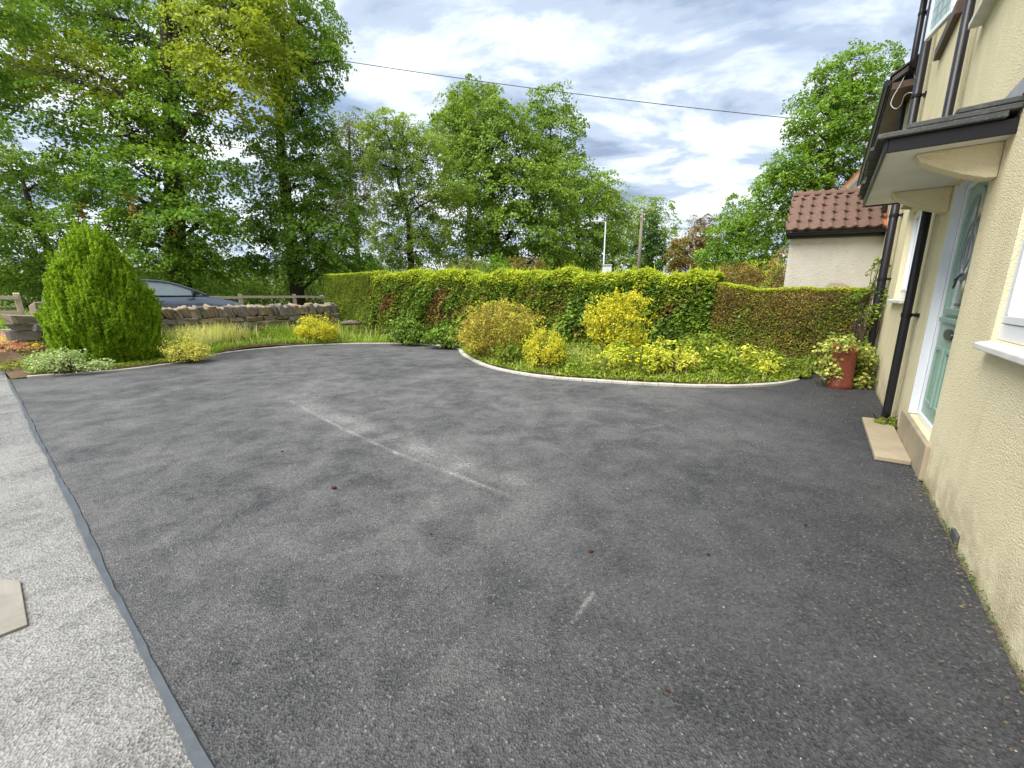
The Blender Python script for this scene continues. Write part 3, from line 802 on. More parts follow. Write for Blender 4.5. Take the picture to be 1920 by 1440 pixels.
# ---- windows
def bars(name, mat, parent, rects, q0, q1, bevel=0.006):
    for r in rects:
        mb = MB(); mb.hbox(r[0], r[1], q0, q1, r[2], r[3]); mb.build(name, mat, parent, bevel=bevel)
def window(op, recess, sill, mull=1, mat='white_plastic', glass='glass', sillmat='sill_paint', lintel=None, curtain=True):
    s0, s1, z0, z1 = op
    root = house
    q1 = QW - recess; q0 = q1 - 0.06; fw = 0.06
    fr = MB()
    fr.hbox(s0 + 0.002, s1 - 0.002, q0, q1, z0 + 0.002, z0 + 0.085)
    frame = fr.build('window_frame', mat, root, bevel=0.008)
    bars('frame_bar', mat, frame, [(s0 + 0.002, s0 + fw, z0 + 0.086, z1 - 0.002), (s1 - fw, s1 - 0.002, z0 + 0.086, z1 - 0.002), (s0 + fw + 0.001, s1 - fw - 0.001, z1 - fw, z1 - 0.002)], q0, q1)
    n = mull + 1; wdt = (s1 - s0 - 2 * fw) / n
    for i in range(mull):
        c = s0 + fw + wdt * (i + 1)
        bars('mullion', mat, frame, [(c - 0.03, c + 0.03, z0 + 0.087, z1 - fw - 0.001)], q0 + 0.004, q1 - 0.004)
    for i in range(n):
        a = s0 + fw + wdt * i + 0.031 * (i > 0); b = s0 + fw + wdt * (i + 1) - 0.031 * (i < n - 1)
        # sash
        bars('sash_bar', mat, frame, [(a + 0.002, b - 0.002, z0 + 0.088, z0 + 0.128), (a + 0.002, b - 0.002, z1 - fw - 0.042, z1 - fw - 0.003), (a + 0.002, a + 0.042, z0 + 0.129, z1 - fw - 0.043), (b - 0.042, b - 0.002, z0 + 0.129, z1 - fw - 0.043)], q0 + 0.008, q1 + 0.006, 0.005)
        mb = MB(); mb.hbox(a + 0.043, b - 0.043, q0 + 0.026, q0 + 0.032, z0 + 0.130, z1 - fw - 0.044); mb.build('pane', glass, frame)
    if sill:
        mb = MB(); e, pr, th = sill
        mb.hexa([W(s0 - e, QW - recess - 0.0, z0 - th), W(s0 - e, QW + pr, z0 - th - 0.005), W(s1 + e, QW + pr, z0 - th - 0.005), W(s1 + e, QW - recess, z0 - th),
                 W(s0 - e, QW - recess, z0 - 0.001), W(s0 - e, QW + pr, z0 - 0.018), W(s1 + e, QW + pr, z0 - 0.018), W(s1 + e, QW - recess, z0 - 0.001)])
        mb.build('window_sill', sillmat, frame, bevel=0.006)
    if curtain:
        vs = []; n = 40
        for i in range(n + 1):
            t = i / n; s = s1 - 0.05 - 0.35 * t
            for z in (z0 + 0.05, z1 - 0.03): vs.append(W(s, QW - 0.30 + 0.02 * math.sin(t * 40), z))
        MB().add(vs, [(2 * i, 2 * i + 1, 2 * i + 3, 2 * i + 2) for i in range(n)]).build('curtain', 'curtain', frame, smooth=True)
    return frame
window(WN, 0.018, (0.0, 0.060, 0.045), 1)
window(WU, 0.055, (0.07, 0.085, 0.06), 1)
window(WF, 0.05, (0.06, 0.06, 0.05), 1)
fl = window(WL, 0.05, None, 1, curtain=False)
mb = MB(); mb.hbox(WL[0] - 0.06, WL[1] + 0.02, QW - 0.04, QW + 0.06, WL[2] - 0.13, WL[2] - 0.002); mb.build('window_sill', 'brown_wood', fl, bevel=0.008)
# stone hood over the far window
mb = MB(); mb.prism([W(6.42, QW - 0.02, 2.40), W(6.42, QW + 0.10, 2.42), W(6.42, QW + 0.10, 2.47), W(6.42, QW - 0.02, 2.54)], np.array(W(1.26, 0, 0))); mb.build('window_hood', 'stone_slab', house, bevel=0.01)
# open leaded casement upstairs, hinged at its near side
hin = np.array(W(6.98, QW + 0.03, 0))[:2]; ang = R(14)
sdir = math.cos(ang) * D2 + math.sin(ang) * N2; sn = np.array([-sdir[1], sdir[0]])
cz0, cz1, cw = 4.30, 5.22, 0.56
def sash_box(a, b, z0, z1, th=0.022, off=0.0):
    m2 = hin + sdir * (a + b) / 2 + sn * off
    return MB().box((*m2, (z0 + z1) / 2), (*(sdir * (b - a) / 2), 0), (*(sn * th), 0), (0, 0, (z1 - z0) / 2))
cas = sash_box(0.0, cw, cz0, cz0 + 0.05).build('open_casement', 'white_plastic', house, bevel=0.005)
for a, b, c, d in ((0, cw, cz1 - 0.05, cz1), (0, 0.05, cz0 + 0.051, cz1 - 0.051), (cw - 0.05, cw, cz0 + 0.051, cz1 - 0.051)):
    sash_box(a, b, c, d).build('sash_bar', 'white_plastic', cas, bevel=0.005)
sash_box(0.051, cw - 0.051, cz0 + 0.051, cz1 - 0.051, 0.004).build('pane', 'leaded_glass', cas)
for k in range(1, 4):
    x = 0.05 + (cw - 0.1) * k / 4
    sash_box(x - 0.004, x + 0.004, cz0 + 0.051, cz1 - 0.051, 0.007).build('lead_came', 'lead', cas)
for k in range(1, 7):
    z = cz0 + 0.05 + (cz1 - cz0 - 0.1) * k / 7
    sash_box(0.051, cw - 0.051, z - 0.004, z + 0.004, 0.0062).build('lead_came', 'lead', cas)

# ---- front door
ds0, ds1, dz0, dz1 = DOOR
dq = QW - 0.050
door = MB().hbox(ds0 + 0.055, ds1 - 0.055, dq - 0.05, dq - 0.012, dz0 + 0.045, dz1 - 0.055).build('front_door', 'door_green', house, bevel=0.003)
mb = MB(); mb.hbox(ds1 - 0.054, ds1 - 0.001, dq - 0.06, dq + 0.004, dz0 + 0.002, dz1 - 0.002); mb.build('door_frame', 'white_plastic', door, bevel=0.006)
mb = MB(); mb.hbox(ds0 + 0.001, ds0 + 0.054, dq - 0.06, dq + 0.004, dz0 + 0.002, dz1 - 0.002); mb.build('door_frame', 'white_plastic', door, bevel=0.006)
mb = MB(); mb.hbox(ds0 + 0.055, ds1 - 0.055, dq - 0.06, dq + 0.003, dz1 - 0.054, dz1 - 0.003); mb.build('door_frame', 'white_plastic', door, bevel=0.006)
mb = MB(); mb.hbox(ds0 + 0.055, ds1 - 0.055, dq - 0.06, dq + 0.006, dz0 + 0.002, dz0 + 0.044); mb.build('threshold', 'white_plastic', door, bevel=0.006)
# white trim lining the far reveal and the head
mb = MB(); mb.hbox(ds1 - 0.012, ds1 - 0.0015, dq + 0.005, QW + 0.012, dz0 + 0.01, dz1 - 0.004); mb.build('reveal_trim', 'white_plastic', door, bevel=0.003)
mb = MB(); mb.hbox(ds0 + 0.002, ds1 - 0.014, dq + 0.005, QW - 0.004, dz1 - 0.014, dz1 - 0.002); mb.build('reveal_trim', 'white_plastic', door, bevel=0.003)
# door face: arched glazed panel with moulding, rail, letter plate, lower panels
cxs = (ds0 + ds1) / 2; qf = dq - 0.012
def arch(w, zb, zs, n=14):
    P = [(cxs - w, zb), (cxs + w, zb), (cxs + w, zs)]
    P += [(cxs + w * math.cos(a), zs + w * math.sin(a)) for a in np.linspace(0, math.pi, n)[1:-1]] + [(cxs - w, zs)]
    return P
MB().prism([W(s, qf - 0.001, z) for s, z in arch(0.235, 1.20, 1.78)], np.array(W(0, 0.006, 0))).build('door_glass', 'door_glass', door)
o_, i_ = arch(0.285, 1.16, 1.78), arch(0.232, 1.205, 1.78); m_ = len(o_)
mb = MB(); mb.add([W(s, qf + 0.001, z) for s, z in o_] + [W(s, qf + 0.022, z) for s, z in o_] + [W(s, qf + 0.022, z) for s, z in i_] + [W(s, qf + 0.001, z) for s, z in i_],
       [(k * m_ + i, k * m_ + (i + 1) % m_, (k + 1) * m_ + (i + 1) % m_, (k + 1) * m_ + i) for k in range(3) for i in range(m_)])
mb.build('glazing_moulding', 'door_green', door, bevel=0.004)
# lead pattern on the door glass
for r in (0.09, 0.16):
    pts = [W(cxs + r * math.cos(a), qf + 0.008, 1.62 + 1.35 * r * math.sin(a)) for a in np.linspace(0, 2 * math.pi, 25)]
    MB().tube(pts, 0.004, 5, False).build('lead_came', 'lead', door)
MB().tube([W(cxs, qf + 0.008, 1.21), W(cxs, qf + 0.008, 2.0)], 0.004, 5).build('lead_came', 'lead', door)
mb = MB(); mb.hbox(ds0 + 0.10, ds1 - 0.10, qf + 0.001, qf + 0.024, 1.095, 1.135); mb.build('door_rail', 'door_green', door, bevel=0.008)
def oval(cz, a, b_, q0, q1, n=20):
    return MB().prism([W(cxs + a * math.cos(t), q0, cz + b_ * math.sin(t)) for t in np.linspace(0, 2 * math.pi, n, endpoint=False)], np.array(W(0, q1 - q0, 0)))
oval(1.01, 0.135, 0.042, qf + 0.001, qf + 0.016).build('letter_plate', 'chrome_dark', door, bevel=0.004)
for k in (-1, 1):
    c = cxs + 0.18 * k
    for zz0, zz1 in ((0.42, 0.90),):
        P = [(c - 0.13, zz0), (c + 0.13, zz0), (c + 0.13, zz1), (c - 0.13, zz1)]; Q = [(c - 0.10, zz0 + 0.03), (c + 0.10, zz0 + 0.03), (c + 0.10, zz1 - 0.03), (c - 0.10, zz1 - 0.03)]
        MB().add([W(s, qf + 0.0005, z) for s, z in P] + [W(s, qf + 0.014, z) for s, z in P] + [W(s, qf + 0.014, z) for s, z in Q] + [W(s, qf + 0.001, z) for s, z in Q],
                 [(j * 4 + i, j * 4 + (i + 1) % 4, (j + 1) * 4 + (i + 1) % 4, (j + 1) * 4 + i) for j in range(3) for i in range(4)]).build('panel_moulding', 'door_green', door, bevel=0.003)
mb = MB(); mb.tube([W(ds0 + 0.11, qf + 0.002, 1.24), W(ds0 + 0.11, qf + 0.05, 1.24), W(ds0 + 0.22, qf + 0.05, 1.24)], 0.009, 8); mb.hbox(ds0 + 0.09, ds0 + 0.13, qf + 0.0005, qf + 0.008, 1.14, 1.34); mb.build('door_handle', 'chrome_dark', door)
mb = MB(); mb.tube([W(cxs, qf + 0.01, 1.46), W(cxs - 0.03, qf + 0.035, 1.42), W(cxs, qf + 0.04, 1.36), W(cxs + 0.03, qf + 0.035, 1.42), W(cxs, qf + 0.01, 1.46)], 0.007, 6); mb.build('knocker', 'chrome_dark', door)
# stone riser under the door
mb = MB(); mb.hbox(3.93, 5.12, QW - 0.08, QW + 0.03, 0.0, 0.268); mb.build('door_riser', 'stone_slab', house, bevel=0.012)
step = MB().hexa([W(4.24, QW + 0.031, 0.004), W(4.22, -0.47, 0.004), W(5.56, -0.46, 0.004), W(5.60, QW + 0.031, 0.004), W(4.24, QW + 0.031, 0.045), W(4.22, -0.47, 0.042), W(5.56, -0.46, 0.042), W(5.60, QW + 0.031, 0.045)]).build('doorstep', 'stone_slab', None, W(4.9, -0.6, 0), bevel=0.008)
tag(step, 'buff stone slab lying on the tarmac at the foot of the green door', 'doorstep')

# ---- canopy over the door
CS0, CS1, CQ, CZ = 3.68, 5.72, -0.165, 2.185
can = MB().hbox(CS0 + 0.022, CS1 - 0.022, QW + 0.001, CQ - 0.02, CZ + 0.012, CZ + 0.03).build('door_canopy', 'soffit_paint', house)
mb = MB(); mb.hbox(CS0, CS1, CQ - 0.02, CQ, CZ, CZ + 0.078); mb.build('fascia', 'black_plastic', can, bevel=0.004)
for a in (CS0, CS1 - 0.02):
    mb = MB(); mb.hexa([W(a, QW, CZ), W(a, CQ - 0.021, CZ), W(a + 0.02, CQ - 0.021, CZ), W(a + 0.02, QW, CZ), W(a, QW, CZ + 0.078), W(a, CQ - 0.021, CZ + 0.078), W(a + 0.02, CQ - 0.021, CZ + 0.078), W(a + 0.02, QW, CZ + 0.078)]); mb.build('fascia', 'black_plastic', can, bevel=0.003)
rng = np.random.default_rng(11)
def slate_row(q0, q1, z0, z1, off):
    n = 8; w = (CS1 - CS0 + 0.06) / n
    for i in range(-1, n + 1):
        a = CS0 - 0.03 + w * (i + off); b = a + w - 0.008
        a = max(a, CS0 - 0.03 - rng.random() * 0.012); b = min(b, CS1 + 0.03 + rng.random() * 0.012)
        if b - a < 0.05: continue
        j = rng.normal() * 0.010; th = 0.022 + rng.random() * 0.010; k1, k2 = rng.normal(size=2) * 0.005
        MB().hexa([W(a, q0, z0), W(a, q1 + j, z1), W(b, q1 + j, z1), W(b, q0, z0), W(a, q0, z0 + th + k1), W(a, q1 + j, z1 + th + k2), W(b, q1 + j, z1 + th - k1), W(b, q0, z0 + th - k2)]).build('slate', 'slate', can, bevel=0.005, seg=1)
slate_row(QW + 0.05, CQ + 0.045, CZ + 0.084, CZ + 0.080, 0.0)
slate_row(QW + 0.002, CQ - 0.10, CZ + 0.118, CZ + 0.112, 0.5)
slate_row(QW + 0.002, CQ - 0.30, CZ + 0.152, CZ + 0.146, 0.0)
mb = MB(); mb.hexa([W(CS0 - 0.25, QW - 0.01, CZ + 0.188), W(CS0 - 0.25, QW + 0.018, CZ + 0.187), W(CS1, QW + 0.018, CZ + 0.187), W(CS1, QW - 0.01, CZ + 0.188), W(CS0 - 0.25, QW - 0.01, CZ + 0.30), W(CS0 - 0.25, QW + 0.010, CZ + 0.30), W(CS1, QW + 0.010, CZ + 0.30), W(CS1, QW - 0.01, CZ + 0.30)]); mb.build('lead_flashing', 'lead', can)
for a in (3.86, 5.12):
    prof = [(QW + 0.001, -0.19), (QW + 0.05, -0.185), (QW + 0.16, -0.145), (QW + 0.28, -0.085), (QW + 0.36, -0.04), (QW + 0.38, 0.0), (QW + 0.38, 0.011), (QW + 0.001, 0.011)]
    MB().prism([W(a, q, CZ + z) for q, z in prof], np.array(W(0.13, 0, 0))).build('canopy_bracket', 'cream_render', can, bevel=0.012)

# ---- drainpipes
def drainpipe(name, s, z0, z1, r, q, clips, shoe=True, mat='black_plastic'):
    pts = [W(s, q, z1), W(s, q, z0 + 0.14)] + ([W(s - 0.01, q + 0.02, z0 + 0.06), W(s - 0.02, q + 0.09, z0)] if shoe else [W(s, q, z0)])
    p = MB().tube(pts, r, 14).build(name, mat, house, smooth=True)
    for z in clips:
        mb = MB(); mb.tube([W(s, q, z - 0.02), W(s, q, z + 0.02)], r + 0.006, 14); mb.hbox(s - 0.07, s + 0.07, QW + 0.001, QW + 0.02, z - 0.018, z + 0.018)
        mb.hbox(s - 0.02, s + 0.02, QW + 0.01, q - r * 0.6, z - 0.014, z + 0.014); mb.build('pipe_clip', mat, p)
    return p
drainpipe('drainpipe', 5.50, 0.03, HZ, 0.036, QW + 0.085, (1.12, 2.75, 4.6), False)
drainpipe('drainpipe', 8.42, 0.05, HZ, 0.052, QW + 0.095, (1.55, 2.45, 4.0), False)
drainpipe('drainpipe', 10.43, 5.1, HZ, 0.045, QW + 0.07, (5.9,), False)
mb = MB(); mb.tube([W(H0, QW + 0.24, HZ - 0.02), W(H1 + 0.05, QW + 0.24, HZ - 0.02)], 0.06, 10); mb.build('gutter', 'black_plastic', house)
# grey vent block at the foot of the wall
mb = MB(); mb.hbox(2.95, 3.05, QW + 0.001, QW + 0.018, 0.008, 0.065); mb.build('foot_vent', 'slate', house, bevel=0.006)

# ---- lower range of the house beyond (separate roof)
rng2 = thing('lower_house_range', 'lower cream cottage range with dark tiled eaves behind the canopy', 'house', W(14, -3.5, 0))
mb = MB(); mb.hbox(H1 + 0.002, 19.0, -6.5, QW - 0.03, -0.05, 5.0); mb.build('wall', 'cream_render', rng2)
mb = MB()
mb.hexa([W(H1 + 0.01, -0.42, 4.98), W(19, -0.42, 4.98), W(19, -3.6, 7.2), W(H1 + 0.01, -3.6, 7.2), W(H1 + 0.01, -0.42, 5.06), W(19, -0.42, 5.06), W(19, -3.6, 7.28), W(H1 + 0.01, -3.6, 7.28)])
mb.hexa([W(H1 + 0.01, -3.6, 7.2), W(19, -3.6, 7.2), W(19, -6.8, 4.98), W(H1 + 0.01, -6.8, 4.98), W(H1 + 0.01, -3.6, 7.28), W(19, -3.6, 7.28), W(19, -6.8, 5.06), W(H1 + 0.01, -6.8, 5.06)])
rf = mb.build('roof', 'dark_tile', rng2)
for k in range(30):
    a = H1 + 0.02 + k * 0.28
    for r_ in range(2):
        q0 = -0.39 - 0.24 * r_; z0 = 5.075 + 0.167 * r_ + 0.01
        MB().hexa([W(a, q0, z0), W(a + 0.27, q0, z0), W(a + 0.27, q0 - 0.34, z0 + 0.225), W(a, q0 - 0.34, z0 + 0.225), W(a, q0, z0 + 0.03), W(a + 0.27, q0, z0 + 0.018), W(a + 0.27, q0 - 0.34, z0 + 0.24), W(a, q0 - 0.34, z0 + 0.25)]).build('roof_tile', 'dark_tile', rf)
mb = MB(); mb.tube([W(H1 + 0.03, -0.36, 4.99), W(19, -0.36, 4.99)], 0.055, 10); mb.build('gutter', 'black_plastic', rng2)
mb = MB(); mb.hbox(H1 + 0.005, 19, -0.72, -0.43, 4.86, 4.965); mb.build('soffit', 'brown_wood', rng2)
mb = MB(); mb.tube([W(11.25, QW + 0.04, 4.9), W(11.25, QW + 0.04, 2.9)], 0.045, 10); mb.build('drainpipe', 'black_plastic', rng2)
# white cable looping from the eaves to the drainpipe
pts = [at(1716, 118, 8.2), at(1714, 140, 8.0), at(1722, 165, 7.6), at(1722, 180, 7.3)]
pts2 = [at(1706, 122, 8.2), at(1690, 155, 8.0), at(1673, 185, 7.9), at(1671, 198, 7.8), at(1680, 204, 7.7), at(1690, 196, 7.6), at(1694, 182, 7.5), at(1703, 174, 7.4), at(1716, 175, 7.2), at(1722, 178, 7.0)]
cb = MB().tube(catmull(pts2, 0.05), 0.005, 6).tube(catmull(pts, 0.05), 0.005, 6).build('loose_cable', 'cable_white', None, pts2[3])
tag(cb, 'loose white cable looping below the dark eaves beside the drainpipe', 'cable')

# ---- roughcast outbuilding with tiled roof
oA = np.array([*at(1480, 437, 9.0)[:2]]); odir = np.array([0.952, -0.305]); onrm = np.array([0.585, 0.811])
OW, OZ, OD = 1.75, 2.60, 2.1
RS = 0.74                                  # rise per metre of the roof
RH = (OD / 2 + 0.10) * RS
def OB(a, b, z): return (*(oA + odir * a + onrm * b), z)
out = thing('outbuilding', 'small roughcast outbuilding with brown and orange tiled roof behind the hedge', 'outbuilding', OB(0.8, 1, 0))
def obox(mb, a0, a1, b0, b1, z0, z1):
    return mb.hexa([OB(a0, b0, z0), OB(a1, b0, z0), OB(a1, b1, z0), OB(a0, b1, z0), OB(a0, b0, z1), OB(a1, b0, z1), OB(a1, b1, z1), OB(a0, b1, z1)])
obox(MB(), 0.03, OW, 0.03, OD, -0.05, OZ).build('wall', 'pale_render', out)
MB().prism([OB(0.031, 0.031, OZ), OB(0.031, OD / 2, OZ + RH - 0.12), OB(0.031, OD - 0.001, OZ)], (*(odir * (OW - 0.04)), 0)).build('gable', 'pale_render', out)
rp = math.atan(RS); e0 = (-0.10, OZ + 0.02)          # eaves line (b, z)
mb = MB()
mb.hexa([OB(-0.04, -0.10, OZ + 0.0), OB(OW + 0.3, -0.10, OZ + 0.0), OB(OW + 0.3, OD / 2, OZ + RH), OB(-0.04, OD / 2, OZ + RH), OB(-0.04, -0.10, OZ + 0.03), OB(OW + 0.3, -0.10, OZ + 0.03), OB(OW + 0.3, OD / 2, OZ + RH + 0.03), OB(-0.04, OD / 2, OZ + RH + 0.03)])
mb.hexa([OB(-0.04, OD / 2, OZ + RH), OB(OW + 0.3, OD / 2, OZ + RH), OB(OW + 0.3, OD + 0.1, OZ), OB(-0.04, OD + 0.1, OZ), OB(-0.04, OD / 2, OZ + RH + 0.03), OB(OW + 0.3, OD / 2, OZ + RH + 0.03), OB(OW + 0.3, OD + 0.1, OZ + 0.03), OB(-0.04, OD + 0.1, OZ + 0.03)])
orf = mb.build('roof', 'brown_tile', out)
# one rolled tile, shared by all
def tile_mesh(w, L):
    prof = [(0.0, 0.004), (0.08, -0.012), (0.30, -0.018), (0.50, -0.012), (0.62, 0.006), (0.76, 0.026), (0.90, 0.026), (1.03, 0.008)]
    vs = []; n = len(prof)
    for y in (0.0, L):
        for x, z in prof: vs.append((x * w, y, z + 0.042))
    for x, z in prof: vs.append((x * w, 0.0, z - 0.006))
    fs = [(i, i + 1, n + i + 1, n + i) for i in range(n - 1)] + [(2 * n + i, 2 * n + i + 1, i + 1, i) for i in range(n - 1)]
    me = bpy.data.meshes.new('roof_tile'); me.from_pydata(vs, [], fs); me.update()
    return me
tw_, tg = 0.205, 0.315
tm = {k: tile_mesh(tw_, tg + 0.07) for k in ('brown_tile', 'red_tile', 'slate')}
for k in tm: tm[k].materials.append(MATS[k])
sl = np.array([*(onrm * math.cos(rp)), math.sin(rp)]); xr = np.array([*odir, 0]); nr = np.cross(xr, sl)
rng = np.random.default_rng(21)
bo = np.array(base_of(out))
for r_ in range(5):
    for c_ in range(10):
        kind = 'red_tile' if (c_ >= 8 or (c_ == 7 and r_ >= 4)) else 'brown_tile'
        p = np.array(OB(-0.07 + c_ * tw_, -0.13, OZ + 0.012)) + sl * (r_ * tg) + nr * (0.012 + rng.normal() * 0.002) - bo
        o = bpy.data.objects.new('roof_tile', tm[kind]); col.objects.link(o); o.parent = orf
        M = Matrix((xr, sl * math.cos(0.10) + nr * math.sin(-0.10), nr)).transposed().to_4x4(); M.translation = Vector(p)
        o.matrix_local = M @ Matrix.Rotation(rng.normal() * 0.006, 4, 'Z')
for k in range(5):
    c0 = np.array(OB(-0.06 + k * 0.41, OD / 2, OZ + RH + 0.04)); pts = []
    prof = [(math.cos(t) * 0.10, math.sin(t) * 0.085) for t in np.linspace(0, math.pi, 9)]
    v1 = [c0 + np.array([*(onrm * x), z]) for x, z in prof]; v2 = [p + xr * 0.42 * 0.985 for p in v1]
    MB().add(v1 + v2, [(i, i + 1, 9 + i + 1, 9 + i) for i in range(8)] + [tuple(range(9)), tuple(range(17, 8, -1))]).build('ridge_tile', 'brown_tile', orf)
g0 = np.array(OB(-0.05, -0.17, OZ - 0.02)); g1 = np.array(OB(OW + 0.28, -0.17, OZ - 0.02))
mb = MB(); gp = [(0.062 * math.cos(t), 0.062 * math.sin(t)) for t in np.linspace(math.pi, 2 * math.pi, 9)]
v1 = [g0 + np.array([*(onrm * x), z]) for x, z in gp]; v2 = [g1 + np.array([*(onrm * x), z]) for x, z in gp]
mb.add(v1 + v2, [(i, i + 1, 9 + i + 1, 9 + i) for i in range(8)] + [tuple(range(9)), tuple(range(17, 8, -1))]); mb.build('gutter', 'black_plastic', out)
obox(MB(), -0.03, OW + 0.2, -0.09, 0.0295, OZ - 0.13, OZ - 0.005).build('fascia', 'black_plastic', out, bevel=0.004)
MB().tube([OB(OW - 0.03, -0.15, OZ - 0.06), OB(OW - 0.03, -0.05, OZ - 0.25), OB(OW - 0.03, -0.05, 0.02)], 0.045, 10).build('drainpipe', 'black_plastic', out, smooth=True)
# brown damp patch low on the wall as a shallow rough skin
pc = np.array(OB(1.0, 0.022, 1.46)); vs = [pc]
for t in np.linspace(0, 2 * math.pi, 24, endpoint=False):
    k = 1 + 0.12 * math.sin(3 * t + 1) + 0.06 * math.sin(7 * t); vs.append(pc + np.array([*(odir * 0.20 * k * math.cos(t)), 0.115 * k * math.sin(t)]) + np.array([*(onrm * 0.004), 0]))
simple('patch_render', (0.40, 0.32, 0.26), (0.46, 0.39, 0.32), 12, 0.9, 80, 0.8, 0.008, 0.15)
MB().add(vs, [(0, i, i % 24 + 1) for i in range(1, 25)]).build('render_patch', 'patch_render', out)

# ---- white gable house far behind
GY = 16.5
gb = at(1640, 400, GY)
gh = thing('gable_house', 'white gable end with orange verge showing between tree and canopy', 'house', (gb[0] + 2, GY + 3, 0))
ga = at(1584, 350, GY); gtop = at(1672, 262, GY)
xl, xr2 = ga[0], 2 * gtop[0] - ga[0]
MB().prism([(xl, GY, 0), (xr2, GY, 0), (xr2, GY, ga[2]), (gtop[0], GY, gtop[2]), (xl, GY, ga[2])], (10, 9, 0)).build('wall', 'white_wall', gh)
for a, b in (((xl - 0.25, ga[2] - 0.22), (gtop[0], gtop[2] + 0.06)), ((xr2 + 0.25, ga[2] - 0.22), (gtop[0], gtop[2] + 0.06))):
    v = np.array([b[0] - a[0], 0, b[1] - a[1]]); up = np.array([0, 0, 0.16])
    MB().hexa([(a[0], GY - 0.2, a[1]), (b[0], GY - 0.2, b[1]), (b[0] + 10, GY + 9.2, b[1]), (a[0] + 10, GY + 9.2, a[1])] + [(a[0], GY - 0.2, a[1] + 0.16), (b[0], GY - 0.2, b[1] + 0.16), (b[0] + 10, GY + 9.2, b[1] + 0.16), (a[0] + 10, GY + 9.2, a[1] + 0.16)]).build('roof_slope', 'red_tile', gh)
    MB().hexa([(a[0], GY - 0.22, a[1] - 0.16), (b[0], GY - 0.22, b[1] - 0.16), (b[0], GY - 0.01, b[1] - 0.16), (a[0], GY - 0.01, a[1] - 0.16)] + [(a[0], GY - 0.22, a[1] + 0.02), (b[0], GY - 0.22, b[1] + 0.02), (b[0], GY - 0.01, b[1] + 0.02), (a[0], GY - 0.01, a[1] + 0.02)]).build('bargeboard', 'stone_slab', gh)

# ================================================================== DRY STONE WALL
WQ = 12.12
def stone_mesh(seed, jit=0.10):
    rg = np.random.default_rng(seed)
    bm = bmesh.new(); bmesh.ops.create_cube(bm, size=1.0)
    for v in bm.verts: v.co += Vector(rg.normal(size=3) * jit * 0.8)
    bmesh.ops.bevel(bm, geom=list(bm.edges), offset=0.09, segments=1, affect='EDGES')
    for v in bm.verts: v.co += Vector(rg.normal(size=3) * jit * 0.22)
    me = bpy.data.meshes.new('stone'); bm.to_mesh(me); bm.free()
    return me
stone_meshes = []
for k in range(16):
    me = stone_mesh(100 + k); me.materials.append(MATS['stone_%d' % (k % 4)]); stone_meshes.append(me)
swall = thing('dry_stone_wall', 'low dry stone wall with upright coping stones along the lane', 'wall', W(3.5, WQ, 0.26))
rng = np.random.default_rng(31)
def put_stone(name, s, q, z, ds, dq, dz, lean=0.0, yaw=0.0, me=None):
    o = bpy.data.objects.new(name, me or stone_meshes[rng.integers(len(stone_meshes))]); col.objects.link(o); o.parent = swall
    M = Matrix(((D2[0], N2[0], 0), (D2[1], N2[1], 0), (0, 0, 1))).to_4x4()
    M = M @ Matrix.Rotation(lean, 4, 'Y') @ Matrix.Rotation(yaw, 4, 'Z') @ Matrix.Diagonal((ds, dq, dz, 1))
    M.translation = Vector(W(s, q, z)) - base_of(swall)
    o.matrix_local = M
z = 0.20
for row, hgt in enumerate((0.17, 0.15, 0.13, 0.12)):
    s = 0.62 + rng.random() * 0.1
    while s < 6.9:
        w = rng.uniform(0.18, 0.42); hh = hgt * rng.uniform(0.85, 1.0)
        put_stone('stone', s + w / 2, WQ + rng.normal() * 0.012, z + hgt / 2, w * 1.04, 0.42, hh * 1.08, rng.normal() * 0.03, rng.normal() * 0.04)
        s += w
    z += hgt
s = 0.95
while s < 6.95:
    w = rng.uniform(0.055, 0.12); hh = rng.uniform(0.24, 0.32)
    put_stone('coping_stone', s + w / 2, WQ + rng.normal() * 0.015, z + hh * 0.46, w * 1.12, 0.40, hh, -0.30 + rng.normal() * 0.08, rng.normal() * 0.06)
    s += w
# the broken end by the entrance: tilted flat stones and one upright
put_stone('end_stone', 0.62, WQ - 0.02, 0.86, 0.55, 0.42, 0.17, 0.12, 0.3)
put_stone('end_stone', 0.80, WQ, 1.02, 0.17, 0.38, 0.27, -0.15, 0.2)
put_stone('end_stone', 0.60, WQ - 0.02, 0.72, 0.50, 0.42, 0.13, 0.02, 0.1)
put_stone('end_stone', 0.58, WQ, 0.56, 0.46, 0.42, 0.17, 0.0, -0.1)
put_stone('end_stone', 0.62, WQ, 0.38, 0.50, 0.44, 0.2, 0.0, 0.1)

